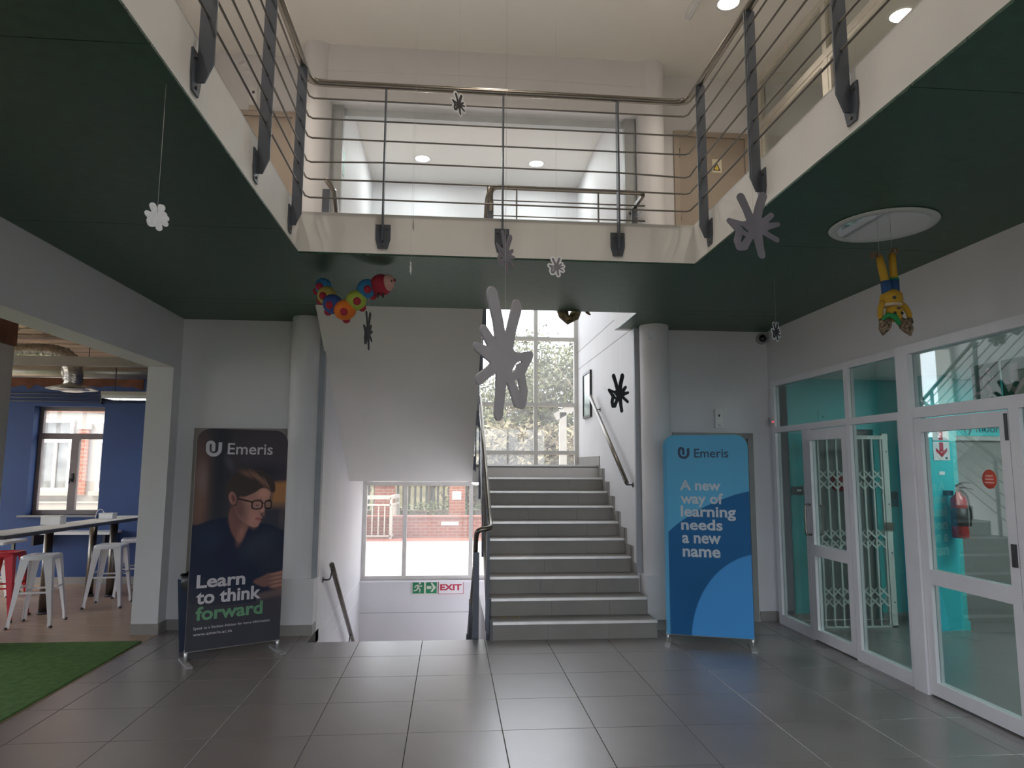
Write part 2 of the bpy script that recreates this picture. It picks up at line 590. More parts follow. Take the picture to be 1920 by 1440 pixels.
# window of the stair hall: mullions, transoms and panes
win = tag(empty('window_1'), 'tall gridded window of the stair hall', 'window', kind='structure')
MX = [SXL + 0.03, -0.67, 0.322, 1.312, SXR - 0.03]
TZ = [-0.03, 1.36, 1.84, 2.585, 3.63, 5.02]
for x in MX:
    part('mullion', win_alu, win, (x - 0.03, x + 0.03, YW, YW + 0.07, -0.06, 5.05))
for z in TZ:
    part('transom', win_alu, win, (SXL, SXR, YW - 0.004, YW + 0.066, z - 0.03, z + 0.03))
part('sill', alu_w, win, (SXL, SXR, YW - 0.06, YW, -0.085, -0.06))
for i in range(4):
    for j in range(5):
        part('pane', glass_clear, win, (MX[i] + 0.03, MX[i + 1] - 0.03, YW + 0.031, YW + 0.036, TZ[j] + 0.03, TZ[j + 1] - 0.03))

# ------------------------------------------------------------------ stairs
RISE, RUN, SY0, STX = 0.165, 0.276, 6.70, 0.42
stair = tag(empty('staircase'), 'grey tiled stair flight rising to the landing window', 'staircase', kind='structure')
for k in range(10):
    y = SY0 + RUN * k
    z0, z1 = RISE * k, RISE * (k + 1)
    xr = 2.0 if k == 0 else SXR
    y_end = y + RUN + 0.02 if k < 9 else YW
    # riser tiles
    cuts = [STX] + [c for c in ((1.02 if k % 2 else 0.94), (1.60 if k % 2 else 1.53)) if c < xr] + [xr]
    for a, c in zip(cuts[:-1], cuts[1:]):
        part('tile', step_tile, stair, (a + 0.001, c - 0.001, y, y + 0.012, z0 + 0.001, z1 - 0.022))
    part('tread', step_tile, stair, (STX, xr, y + 0.012, y_end, z1 - 0.04, z1))
    part('nosing', nosing_m, stair, (STX, xr, y - 0.012, y + 0.028, z1 - 0.021, z1 + 0.002))
    part('step_core', fascia_w, stair, (STX, xr - 0.004, y + 0.012, y + RUN + 0.02, max(z0 - 0.12, 0.0), z1 - 0.03))
# landing slab
part('landing', fascia_w, stair, (SXL, SXR, 9.18, YW - 0.004, 1.425, 1.61))
part('landing_tile', step_tile, stair, (SXL, STX, 9.2, YW - 0.004, 1.61, 1.65))
# dark side stringer with saw tooth edge on the open side
poly = [(SY0 + 0.0, 0.0)]
for k in range(10):
    poly += [(SY0 + RUN * k, RISE * (k + 1)), (SY0 + RUN * (k + 1), RISE * (k + 1))]
poly += [(SY0 + RUN * 10, 1.42), (SY0 + RUN * 9, 1.40), (SY0 + 0.55, 0.0)]
MB().prism(poly, lambda u, w_, d: (d, u, w_), STX - 0.03, STX).build('stringer', mat('dark_stringer', (0.12, 0.125, 0.14), 0.5), stair)
for (xa, xb) in ((0.49, 0.57), (0.61, 0.69)):      # worn yellow marks on the first tread
    part('worn_mark', mat('worn_yellow_sticker', (0.42, 0.33, 0.16), 0.7, vary=0.8, scale=60), stair, (xa, xb, 6.87, 6.93, RISE, RISE + 0.0012))
# stepped skirting tiles on the right wall
for k in range(10):
    y = SY0 + RUN * k
    if y + RUN < 7.3 or k == 9:
        continue
    part('skirting_tile', skirt_m, stair, (SXR - 0.012, SXR, max(7.3, y - 0.02), y + RUN + 0.005, RISE * (k + 1), RISE * (k + 1) + 0.12), (SXR - 0.012, SXR, max(7.3, y + RUN - 0.075), y + RUN + 0.005, RISE * (k + 1) + 0.12, RISE * (k + 2) + 0.12 if k < 9 else RISE * (k + 1) + 0.121))
part('skirting_tile', skirt_m, stair, (SXR - 0.012, SXR, 9.19, YW, 1.65, 1.77))

# upper flight coming back towards the lobby
up = tag(empty('staircase'), 'upper stair flight seen from below as a plain pale sloping soffit', 'staircase', kind='structure')
UX0, UX1 = SXL, 0.29
UR, UT = (ZF - 1.65) / 11, 0.262
poly = [(9.18, 1.425), (9.18, 1.65)]
for k in range(11):
    y = 9.18 - UT * k
    poly += [(y, 1.65 + UR * (k + 1)), (y - UT, 1.65 + UR * (k + 1))]
poly[-1] = (6.40, ZF)
poly += [(6.40, ZF - 0.25), (6.555, ZC + 0.0)]
MB().prism(poly, lambda u, w_, d: (d, u, w_), UX0, UX1).build('flight', mat('soffit_paint', (0.80, 0.765, 0.72), 0.65, vary=0.04, scale=1.2), up)
for k in range(10):
    y = 9.18 - UT * k
    part('tread', step_tile, up, (UX0 + 0.002, UX1 - 0.002, y - UT, y + 0.012, 1.65 + UR * (k + 1), 1.65 + UR * (k + 1) + 0.015))

# flight going down to the lower landing
dn = tag(empty('staircase'), 'stair flight leading down behind the dark banner', 'staircase', kind='structure')
for k in range(9):
    y = 6.76 + RUN * k
    part('tread', MATS['pale_bounce_tile'], dn, (SXL, STX - 0.03, y, y + RUN + 0.02, -RISE * (k + 1) - 0.05, -RISE * (k + 1)))  # hidden treads share the paled bounce tile
    part('riser', step_tile, dn, (SXL, STX - 0.03, y - 0.0, y + 0.012, -RISE * (k + 1), -RISE * k - 0.051 if k else -0.013))
part('well_wall', white, dn, (STX - 0.03, STX + 0.02, 6.8, 9.1, -1.75, -0.002))
MB().box(SXL, SXR, 6.75, 6.765, -0.13, -0.012).build('edge_face', step_tile, dn)

# ------------------------------------------------------------------ gallery level shell
struct('ceiling_upper', ceil_white, 'plain white ceiling over gallery and stair hall', 'ceiling', (-8.2, 7.2, YF - 0.2, YW + 0.2, ZU, ZU + 0.2))
struct('wall_upper_back_left', white, 'white gallery wall with the taupe door behind the balustrade posts', 'wall', (XL - 0.2, SXL - 0.14, YB, YB + 0.15, ZF, ZU))
struct('wall_upper_back_right', white, 'white gallery wall with the warning triangle door', 'wall', (SXR + 0.09, XR + 0.1, YB, YB + 0.15, ZF, ZU))
struct('wall_upper_left', white, 'white wall closing the gallery opposite the glazed partition', 'wall', (XL - 0.2, XL, YF, YB + 0.15, ZF, ZU))
struct('wall_upper_beam', white, 'white downstand beam between the two round columns', 'wall', (-1.42, 2.1, 7.07, 7.27, 5.5, ZU))
tr = tag(empty('trim_1'), 'pale grey steel lining around the opening under the beam', 'trim', kind='structure')
lin = mat('pale_grey_lining', (0.40, 0.42, 0.43), 0.5)
part('lining', lin, tr, (SXL - 0.02, SXL + 0.09, 7.19, 7.27, ZF, 5.5))
part('lining', lin, tr, (SXR - 0.10, SXR + 0.02, 7.19, 7.27, ZF, 5.5))
part('lining', mat('pale_lining', (0.66, 0.70, 0.72), 0.5), tr, (-1.36, 2.04, 7.27, 7.36, 5.42, 5.56))
# glazed partition of the gallery with the room behind it
par = tag(empty('window_2'), 'white framed glazed partition along the gallery', 'window', kind='structure')
PFM = mat('cream_partition_frame', (0.70, 0.66, 0.58), 0.5)
for y in (7.30, 5.87, 4.45, 3.0, 1.6, 0.2, -1.2, -2.6):
    part('mullion', PFM, par, (XR - 0.02, XR + 0.05, y - 0.035, y + 0.035, ZF, ZU))
for z in (ZF + 0.03, 5.53, ZU - 0.03):
    part('transom', PFM, par, (XR - 0.022, XR + 0.048, YF, 7.33, z - 0.035, z + 0.035))
yy = [7.30, 5.87, 4.45, 3.0, 1.6, 0.2, -1.2, -2.6]
for i in range(7):
    for z0, z1 in ((ZF + 0.065, 5.495), (5.565, ZU - 0.065)):
        part('pane', glass_dark, par, (XR + 0.012, XR + 0.017, yy[i + 1] + 0.035, yy[i] - 0.035, z0, z1))
    part('sash', PFM, par, (XR - 0.012, XR + 0.04, yy[i + 1] + 0.035, yy[i + 1] + 0.075, ZF + 0.065, 5.495), (XR - 0.012, XR + 0.04, yy[i] - 0.075, yy[i] - 0.035, ZF + 0.065, 5.495), (XR - 0.012, XR + 0.04, yy[i + 1] + 0.075, yy[i] - 0.075, 5.455, 5.495))
struct('wall_upper_room', white, 'white walls of the room behind the gallery partition', 'wall', (XR + 0.05, 7.2, YB, YB + 0.15, ZF, ZU), (7.05, 7.2, YF, YB, ZF, ZU), (XR + 0.05, 7.2, YF - 0.2, YF, ZF, ZU))
grid = tag(empty('ceiling_grid'), 'white ceiling boards with thin cover strips behind the partition', 'ceiling', kind='structure')
for i in range(6):
    part('board', ceil_white, grid, (XR + 0.06, 7.04, -1.9 + i * 1.5, -1.9 + (i + 1) * 1.5 - 0.012, ZU - 0.025, ZU - 0.001))
for i in range(7):
    part('cover_strip', PFM, grid, (XR + 0.06, 7.04, -1.93 + i * 1.5, -1.895 + i * 1.5, ZU - 0.032, ZU - 0.025))

# ------------------------------------------------------------------ blue room on the left
struct('floor_blue_room', wood_floor, 'brown vinyl floor of the blue room', 'floor', (-8, XL, YF, 10.15, -0.12, 0.0))
grass = tag(part('grass_mat', turf_floor, None, (-7.9, XL - 0.02, 1.7, 6.87, 0.0, 0.012)), 'green artificial grass mat in the opening of the blue room', 'mat')
BX0, BX1, BZ0, BZ1 = -5.79, -4.85, 0.93, 2.43
struct('wall_blue_room', blue_w, 'navy blue wall with the white framed view of the facade', 'wall',
       (-8, -7.7, 10.15, 10.40, 0, ZC), (-6.75, BX0, 10.15, 10.40, 0, ZC), (-7.7, -6.75, 10.15, 10.40, 0, BZ0), (-7.7, -6.75, 10.15, 10.40, BZ1, ZC),
       (BX1, -2.9, 10.15, 10.40, 0, ZC), (BX0, BX1, 10.15, 10.40, 0, BZ0), (BX0, BX1, 10.15, 10.40, BZ1, ZC))
struct('wall_blue_side', blue_w, 'navy side wall of the blue room', 'wall', (-8.2, -8, YF, 2.6, 0, ZC), (-8.2, -8, 9.6, 10.4, 0, ZC), (-8.2, -8, 2.6, 9.6, 0, 0.4), (-8.2, -8, 2.6, 9.6, 2.8, ZC), (-3.0, -2.9, YB + 0.15, 10.2, 0, ZC), (-8, XL - 0.25, YF - 0.2, YF, 0, 0.3), (-8, XL - 0.25, YF - 0.2, YF, 2.8, ZC), (-8, -7.6, YF - 0.2, YF, 0.3, 2.8), (-6.45, XL - 0.25, YF - 0.2, YF, 0.3, 2.8))
bs = struct('baseboard_blue_room', skirt_m, 'grey skirting along the navy wall', 'skirting', (-8, -2.95, 10.135, 10.15, 0, 0.10))
b = MB()
prof = []
rnd = random.Random(3)
x = -8.0
pts = [(-8.0, ZC - 0.02)]
low = []
while x < -4.35:
    low.append((x, 2.70 + rnd.uniform(-0.05, 0.035)))
    x += rnd.uniform(0.06, 0.16)
low.append((-4.35, 2.68))
poly = low + [(-4.35, ZC - 0.02), (-8.0, ZC - 0.02)]
for i in range(len(low) - 1):
    (xa, za), (xb, zb) = low[i], low[i + 1]
    b.add([(xa, 10.142, za), (xb, 10.142, zb), (xb, 10.142, ZC - 0.02), (xa, 10.142, ZC - 0.02)], [(0, 1, 2, 3)])
b.build('bare_patch', rough_brown, bpy.data.objects['wall_blue_room'])
struct('ceiling_blue_room', concrete, 'raw board-marked concrete soffit of the blue room', 'ceiling', (-8, XL - 0.25, YF, 10.15, 3.10, 3.16))
for i in range(5):
    part('board_joint', mat('soffit_crack', (0.26, 0.19, 0.14), 0.9), bpy.data.objects['ceiling_blue_room'], (-8, XL - 0.26, 6.9 + 0.65 * i, 6.907 + 0.65 * i, 3.096, 3.1))
rnd = random.Random(11)
for i in range(26):
    cx_, cy_ = rnd.uniform(-5.6, -3.4), rnd.uniform(6.9, 8.6)
    n = 7
    pl = [(cx_ + rnd.uniform(0.5, 1) * 0.11 * math.cos(2 * PI * k / n), cy_ + rnd.uniform(0.5, 1) * 0.03 * math.sin(2 * PI * k / n)) for k in range(n)]
    MB().prism(pl, lambda u, w_, d: (u, w_, d), 3.094, 3.1).build('spalled_patch', MATS['soffit_crack'], bpy.data.objects['ceiling_blue_room'])
col = tag(empty('column'), 'grey square column with bare brown top at the edge of the blue room', 'column', kind='structure')
part('shaft', grey_paint, col, (-4.60, -4.165, 6.5, 6.9, 0, 2.74))
b = MB().box(-4.605, -4.15, 6.495, 6.905, 2.742, 3.10)
b.build('bare_top', rough_brown, col)
# window of the blue room, and an unseen second one added for light
brown_fr = mat('grey_brown_window_frame', (0.20, 0.165, 0.16), 0.5)
for n_, (x0, x1) in ((4, (BX0, BX1)), (5, (-7.7, -6.75))):
    w = tag(empty('window_%d' % n_), 'grey-brown casement window in the navy wall' if n_ == 4 else 'unseen second casement window added for light past the grey column', 'window', kind='structure')
    ya, yb_ = 10.30, 10.36
    part('frame', brown_fr, w, (x0, x0 + 0.05, ya, yb_, BZ0, BZ1), (x1 - 0.05, x1, ya, yb_, BZ0, BZ1), (x0 + 0.05, x1 - 0.05, ya, yb_, BZ1 - 0.05, BZ1), (x0 + 0.05, x1 - 0.05, ya, yb_, BZ0, BZ0 + 0.06))
    part('transom', brown_fr, w, (x0 + 0.05, x1 - 0.05, ya, yb_, 1.98, 2.06))
    xm = (x0 + x1) / 2 + 0.03
    part('mullion', brown_fr, w, (xm - 0.05, xm + 0.05, ya, yb_, BZ0 + 0.06, 1.98))
    part('pane', glass_clear, w, (x0 + 0.05, xm - 0.05, ya + 0.03, ya + 0.035, BZ0 + 0.06, 1.98))
    part('pane', glass_clear, w, (xm + 0.05, x1 - 0.05, ya + 0.03, ya + 0.035, BZ0 + 0.06, 1.98))
    part('pane', glass_clear, w, (x0 + 0.05, x1 - 0.05, ya + 0.03, ya + 0.035, 2.06, BZ1 - 0.05))
    part('sill', mat('grey_sill', (0.25, 0.25, 0.26), 0.5), w, (x0 - 0.08, x1 + 0.02, 10.09, 10.30, BZ0 - 0.025, BZ0))
    hb = MB().box(xm - 0.012, xm + 0.012, ya - 0.02, ya, 1.38, 1.50).cyl((xm, ya - 0.02, 1.42), (xm - 0.01, ya - 0.045, 1.42), 0.008, 8).tube([(xm - 0.01, ya - 0.045, 1.43), (xm - 0.02, ya - 0.045, 1.36)], 0.009, 8)
    hb.build('handle', black_pl, w)

w = tag(empty('window_7'), 'unseen ribbon and front windows added to light the blue room', 'window', kind='structure')  # side and front glazing added out of view to brighten this room
for i in range(8):
    part('mullion', brown_fr, w, (-8.12, -8.06, 2.6 + i * 0.9929, 2.65 + i * 0.9929, 0.4, 2.8))
    if i < 2:
        part('mullion', brown_fr, w, (-7.62 + i * 1.05, -7.56 + i * 1.05, YF - 0.13, YF - 0.07, 0.3, 2.8))
    if i < 1:
        part('pane', glass_dark, w, (-7.56 + i * 1.05, -6.57 + i * 1.05, YF - 0.102, YF - 0.098, 0.3, 2.8))
    if i < 7:
        part('pane', glass_dark, w, (-8.092, -8.088, 2.65 + i * 0.9929, 2.6 + (i + 1) * 0.9929, 0.4, 2.8))

# ------------------------------------------------------------------ turquoise room behind the shopfront
struct('floor_turquoise_room', tile_m, 'grey floor behind the shopfront', 'floor', (XR, 7.2, YF, 7.42, -0.12, 0.0))
struct('wall_turquoise', teal_w, 'turquoise wall with the trellis gate', 'wall', (XR + 0.15, 3.84, 7.25, 7.40, 0, 2.62), (4.64, 4.94, 7.25, 7.40, 0, 2.62), (3.84, 4.64, 7.25, 7.40, 2.05, 2.62), (XR + 0.06, XR + 0.15, 7.24, 7.4, 0, 2.62))
struct('wall_turquoise_pier', teal_w, 'turquoise pier carrying the fire extinguisher', 'wall', (4.94, 5.26, 6.80, 7.40, 0, 2.62))
part('plinth_band', teal_w, bpy.data.objects['wall_turquoise_pier'], (4.93, 5.27, 6.788, 6.8, 0, 0.09))
struct('wall_turquoise_end', teal_w, 'turquoise wall with lettering above the grey door', 'wall', (5.26, 7.2, 7.05, 7.40, 1.98, 2.62), (6.9, 7.2, 7.05, 7.40, 0, 1.98))
struct('wall_turquoise_side', mat('pale_grey_wall', (0.45, 0.47, 0.46), 0.6), 'grey side wall behind the shopfront', 'wall', (7.05, 7.2, YF, 7.05, 0, 2.62), (XR + 0.15, 7.2, YF - 0.2, YF, 0, 2.62))
struct('ceiling_turquoise', ceil_white, 'low white ceiling behind the shopfront', 'ceiling', (XR + 0.15, 7.2, YF, 7.4, 2.60, 2.66))
struct('baseboard_turquoise', skirt_m, 'grey skirting on the turquoise wall', 'skirting', (XR + 0.06, 3.84, 7.236, 7.25, 0, 0.09), (4.64, 4.94, 7.236, 7.25, 0, 0.09))
dd = tag(empty('door_5'), 'grey flush door under the dark lettering on turquoise', 'door', kind='structure')
part('leaf', door_grey, dd, (5.33, 6.83, 7.10, 7.14, 0.0, 1.93))
part('frame', mat('pale_grey_frame', (0.42, 0.42, 0.41), 0.5), dd, (5.26, 5.33, 7.06, 7.16, 0, 1.99), (6.83, 6.9, 7.06, 7.16, 0, 1.99), (5.33, 6.83, 7.06, 7.16, 1.93, 1.99))
dd = tag(empty('door_6'), 'dark grey recessed door behind the trellis gate', 'door', kind='structure')
part('leaf', door_grey, dd, (3.84, 4.64, 7.33, 7.37, 0.0, 2.05))
# ================================================================== doors
def flat_door(n, x0, x1, z0, z1, label, leaf_m, frame_m, hinge_left=True):
    d = tag(empty('door_%d' % n), label, 'door', kind='structure')
    t = 0.06
    part('frame', frame_m, d, (x0, x0 + t, YB - 0.03, YB, z0, z1), (x1 - t, x1, YB - 0.03, YB, z0, z1), (x0 + t, x1 - t, YB - 0.03, YB, z1 - t, z1))
    part('leaf', leaf_m, d, (x0 + t + 0.004, x1 - t - 0.004, YB - 0.016, YB, z0 + 0.008, z1 - t - 0.004))
    hx = x0 + t + 0.012 if hinge_left else x1 - t - 0.012
    for hz in (0.25, 1.0, 1.75):
        h = MB().cyl((hx - 0.008 if hinge_left else hx + 0.008, YB - 0.024, z0 + hz - 0.05), (hx - 0.008 if hinge_left else hx + 0.008, YB - 0.024, z0 + hz + 0.05), 0.007, 8)
        h.build('hinge', steel, d)
    kx = x1 - t - 0.07 if hinge_left else x0 + t + 0.07
    s = -1 if hinge_left else 1
    hb = MB().box(kx - 0.022, kx + 0.022, YB - 0.022, YB - 0.016, z0 + 0.90, z0 + 1.09)
    hb.cyl((kx, YB - 0.022, z0 + 1.03), (kx, YB - 0.06, z0 + 1.03), 0.009, 10)
    hb.tube([(kx, YB - 0.06, z0 + 1.03), (kx + s * 0.11, YB - 0.06, z0 + 1.03)], 0.009, 10)
    hb.build('handle', steel, d)
    return d


flat_door(1, -2.614, -1.70, 0, 2.0, 'taupe door hidden behind the dark portrait banner', mat('brown_grey_door', (0.27, 0.24, 0.225), 0.5), mat('brown_grey_frame', (0.29, 0.255, 0.235), 0.5))
flat_door(2, 2.40, 3.30, 0, 2.0, 'grey door behind the blue banner', door_grey, mat('grey_door_frame', (0.29, 0.285, 0.275), 0.5))
flat_door(3, -2.40, -1.72, ZF, 5.46, 'taupe gallery door behind the balustrade posts', door_g, door_fr)
gd = flat_door(4, 2.49, 3.39, ZF, 5.46, 'taupe gallery door with yellow warning triangle', door_g, door_fr)
sg = part('warning_sign', mat('cream_sign', (0.72, 0.66, 0.50), 0.5), gd, (2.94, 3.05, YB - 0.0185, YB - 0.016, 4.98, 5.14))
MB().prism([(2.945, 5.005), (3.035, 5.005), (2.99, 5.10)], lambda u, w_, d: (u, d, w_), YB - 0.0195, YB - 0.0185).build('black_triangle', black_pl, sg)
MB().prism([(2.962, 5.015), (3.018, 5.015), (2.99, 5.076)], lambda u, w_, d: (u, d, w_), YB - 0.0205, YB - 0.0195).build('yellow_triangle', mat('sign_yellow', (0.85, 0.62, 0.10), 0.5), sg)


# ================================================================== balustrade round the void
def smooth_corner(pts, r, n=5):
    out = [Vector(pts[0])]
    for i in range(1, len(pts) - 1):
        p, a, c = Vector(pts[i]), Vector(pts[i - 1]), Vector(pts[i + 1])
        d1, d2 = (a - p), (c - p)
        rr = min(r, d1.length * 0.45, d2.length * 0.45)
        p0, p1 = p + d1.normalized() * rr, p + d2.normalized() * rr
        for k in range(n + 1):
            t = k / n
            out.append(p0 * (1 - t) ** 2 + p * 2 * t * (1 - t) + p1 * t * t)
    out.append(Vector(pts[-1]))
    return out


bal = tag(empty('balustrade', (0, 0, 0)), 'steel balustrade with wire-thin rails around the gallery void', 'balustrade')
RX0, RX1, RY1 = VX0 + 0.045, VX1 - 0.045, VY1 - 0.055
RZ = [4.285, 4.13, 3.98, 3.815, 3.672, 3.532]
RZC = [4.285, 4.13, 3.98, 3.797, 3.668, 3.532]
MB().tube(smooth_corner([(RX0, VY0, 4.405), (RX0, RY1, 4.405), (RX1, RY1, 4.40), (RX1, VY0, 4.405)], 0.10), 0.026, 14).build('handrail', steel, bal)
for z, zc in zip(RZ, RZC):
    pth = [(RX0, VY0, z), (RX0, 4.62, z)] + [(RX0 + 0.004, RY1 - 0.03, zc), (RX0 + 0.03, RY1, zc), (-0.514, RY1, z), (0.353, RY1, z), (1.221, RY1, z), (RX1 - 0.03, RY1, zc), (RX1 - 0.004, RY1 - 0.03, zc)] + [(RX1, 4.62, z), (RX1, VY0, z)]
    MB().tube(pth, 0.0065, 8).build('rail', rod_m, bal)


def post(kind, p):
    """flat bar post bolted to the fascia with a trapezoid plate"""
    if kind == 'front':
        fn = lambda u, w_, d: (p + d, VY1 - u, w_)       # u: distance from fascia into the void
        br = lambda a, w_, d: (p + a, VY1 - d, w_)
    elif kind == 'left':
        fn = lambda u, w_, d: (VX0 + u, p + d, w_)
        br = lambda a, w_, d: (VX0 + d, p + a, w_)
    else:
        fn = lambda u, w_, d: (VX1 - u, p + d, w_)
        br = lambda a, w_, d: (VX1 - d, p + a, w_)
    prof = [(0.009, 3.235), (0.042, 3.235), (0.078, 3.325), (0.078, 4.375), (0.060, 4.392), (0.030, 4.392), (0.012, 4.375)]
    o = MB().prism(prof, fn, -0.0055, 0.0055).build('post', dark_post, bal)
    pl = MB().prism([(-0.036, 3.185), (0.036, 3.185), (0.054, 3.255), (0.054, 3.365), (-0.054, 3.365), (-0.054, 3.255)], br, 0.0, 0.009)
    bo = pl.build('bracket', dark_post, o)
    for (a, z) in ((-0.03, 3.335), (0.03, 3.335), (0.0, 3.21)):
        MB().tube([br(a, z, 0.009), br(a, z, 0.017)], 0.008, 6).build('bolt', rod_m, o)


for x in (-0.514, 0.353, 1.221):
    post('front', x)
for y in (4.62, 3.79, 2.87, 1.95, 1.05, 0.15):
    post('left', y)
    post('right', y - 0.03)

# guard at the edge of the stair hall on the gallery
gu = tag(empty('balustrade'), 'small steel guard at the head of the stair hall seen through the rails', 'balustrade')
gy = 6.62
MB().tube(smooth_corner([(0.36, gy, ZF + 0.70), (0.36, gy, ZF + 0.955), (1.93, gy, ZF + 0.955), (1.93, gy + 0.55, ZF + 0.955)], 0.08), 0.024, 12).build('handrail', steel, gu)
for z in (0.82, 0.66, 0.5, 0.34, 0.18):
    MB().tube([(0.36, gy, ZF + z), (1.93, gy, ZF + z), (1.93, gy + 0.5, ZF + z)], 0.006, 8).build('rail', rod_m, gu)
for x in (0.62, 1.45):
    part('baluster', rod_m, gu, (x - 0.006, x + 0.006, gy - 0.02, gy + 0.02, ZF, ZF + 0.94))
part('post', dark_post, gu, (0.332, 0.388, gy - 0.012, gy + 0.012, ZF, ZF + 0.80))
part('post', dark_post, gu, (1.90, 1.96, gy + 0.38, gy + 0.40, ZF, ZF + 0.94))
gu = tag(empty('balustrade'), 'dark post and steel rail end where the upper flight reaches the gallery', 'balustrade')
part('post', dark_post, gu, (-1.285, -1.215, 6.60, 6.615, ZF, ZF + 0.86))
MB().tube([(-1.25, 6.58, ZF + 0.95), (-1.20, 6.75, ZF + 0.90), (-1.20, 7.15, ZF + 0.62)], 0.024, 12).build('handrail', steel, gu)
part('post', dark_post, gu, (-1.235, -1.165, 6.98, 6.99, ZF - 0.3, ZF + 0.68))

# ================================================================== stair handrails
# up-flight rail on the open side
sr = tag(empty('stair_railing'), 'steel handrail with dark posts on the open side of the rising stair', 'railing')
HX = STX - 0.045
def nose(y):
    return RISE + (y - SY0) / RUN * RISE
hp = [(HX, 9.15, nose(9.15) + 0.90), (HX + 0.0, 6.86, nose(6.86) + 0.78)]
MB().tube(smooth_corner([(0.31, 9.3, 2.62), (HX, 9.15, nose(9.15) + 0.92), (HX + 0.02, 6.90, 1.09), (HX + 0.02, 6.72, 1.035), (0.262, 6.70, 1.02), (0.255, 6.80, 0.90), (0.255, 6.90, 0.66)], 0.07), 0.024, 12).build('handrail', steel, sr)
for dz in (0.75, 0.60, 0.45, 0.30, 0.15):
    MB().tube([(HX, 9.15, nose(9.15) + dz), (HX, 6.85, nose(6.85) + dz)], 0.006, 8).build('rail', rod_m, sr)
for y in (8.95, 7.95, 6.98):
    z = nose(y)
    MB().prism([(z - 0.30, 0.0), (z + 0.86, 0.0), (z + 0.86, 0.035), (z - 0.20, 0.035)], lambda u, w_, d: (HX + d, y + w_ - 0.02, u), -0.012, 0.012).build('post', dark_post, sr)
MB().prism([(0.0, -0.03), (0.06, -0.045), (1.0, -0.045), (1.0, 0.03), (0.0, 0.03)], lambda u, w_, d: (STX - 0.034 + d, SY0 - 0.0 + w_ + 0.06, u), -0.026, 0.0).build('newel', dark_post, sr)
# rail of the flight going down
dr = tag(empty('stair_railing'), 'steel handrail and dark post descending behind the floor edge', 'railing')
def nose_d(y):
    return -(y - 6.76) / RUN * RISE
DX = 0.255
MB().tube([(DX, 6.93, 0.64), (DX, 9.1, nose_d(9.1) + 0.80)], 0.024, 12).build('handrail', steel, dr)
for dz in (0.66, 0.50, 0.34, 0.18):
    MB().tube([(DX, 6.95, nose_d(6.95) + dz), (DX, 9.1, nose_d(9.1) + dz)], 0.006, 8).build('rail', rod_m, dr)
part('newel', dark_post, dr, (0.232, 0.292, 6.80, 6.815, -0.25, 0.80))
for y in (7.8, 8.8):
    part('post', dark_post, dr, (DX - 0.03, DX + 0.03, y, y + 0.012, nose_d(y) - 0.2, nose_d(y) + 0.80))
# rail of the upper flight
ur = tag(empty('stair_railing'), 'dark railing along the open edge of the pale sloping soffit', 'railing')
def nose_u(y):
    return 1.65 + UR + (9.18 - y) / UT * UR
WX = UX1 + 0.035
MB().tube([(WX, 9.25, nose_u(9.25) + 0.82), (WX, 6.65, nose_u(6.65) + 0.86), (WX + 0.02, 6.60, ZF + 0.95)], 0.024, 12).build('handrail', steel, ur)
for dz in (0.72, 0.58, 0.44, 0.30, 0.16):
    MB().tube([(WX, 9.2, nose_u(9.2) + dz), (WX, 6.65, nose_u(6.65) + dz)], 0.006, 8).build('rail', rod_m, ur)
for y in (9.05, 8.2, 7.35, 6.75):
    z = nose_u(y)
    MB().prism([(-0.03, z - 0.30), (0.006, z - 0.34), (0.03, z - 0.26), (0.03, z + 0.82), (-0.03, z + 0.82)], lambda u, w_, d: (WX + d, y + u, w_), -0.007, 0.007).build('post', dark_post, ur)
    part('bracket', dark_post, ur, (UX1, WX, y - 0.045, y + 0.045, z - 0.32, z - 0.14))
# wall rails
wr = tag(empty('wall_handrail'), 'steel wall handrail beside the framed picture', 'handrail')
MB().tube([(1.90, 9.34, 2.60), (1.90, 7.39, 1.455)], 0.024, 14).build('rail', steel, wr)
for y, z in ((9.05, 2.43), (7.43, 1.478)):
    MB().tube(smooth_corner([(SXR, y, z - 0.045), (1.90, y, z - 0.045), (1.90, y, z - 0.01)], 0.03), 0.008, 8).build('bracket', dark_grey, wr)
    MB().lathe([(0.0, -0.004), (0.03, -0.004), (0.03, 0.0)], (SXR - 0.002, y, z - 0.045), 14, 'x').build('rosette', dark_grey, wr)
wr = tag(empty('wall_handrail'), 'steel wall handrail leading down beside the lower window', 'handrail')
MB().tube([(-1.215, 7.50, 0.60), (-1.215, 9.32, -0.60)], 0.026, 14).build('rail', steel, wr)
for y in (7.55, 9.1):
    z = 0.60 - (y - 7.5) * 0.659
    MB().tube(smooth_corner([(SXL, y - 0.06, z - 0.12), (-1.225, y - 0.06, z - 0.12), (-1.215, y, z - 0.02)], 0.03), 0.008, 8).build('bracket', dark_grey, wr)
    MB().lathe([(0.0, 0.004), (0.03, 0.004), (0.03, 0.0)], (SXL + 0.002, y - 0.06, z - 0.12), 14, 'x').build('rosette', dark_grey, wr)

# framed picture on the stair wall
pf = tag(empty('framed_picture'), 'dark framed picture on the white wall beside the stair window', 'picture')
y0, y1, z0, z1 = 9.58, 10.13, 2.33, 3.0
part('frame', black_pl, pf, (SXR - 0.03, SXR, y0, y0 + 0.035, z0, z1), (SXR - 0.03, SXR, y1 - 0.035, y1, z0, z1), (SXR - 0.03, SXR, y0 + 0.035, y1 - 0.035, z0, z0 + 0.035), (SXR - 0.03, SXR, y0 + 0.035, y1 - 0.035, z1 - 0.035, z1))
part('print', mat('pale_teal_print', (0.42, 0.52, 0.50), 0.15, vary=0.25, scale=5), pf, (SXR - 0.018, SXR, y0 + 0.035, y1 - 0.035, z0 + 0.035, z1 - 0.035))

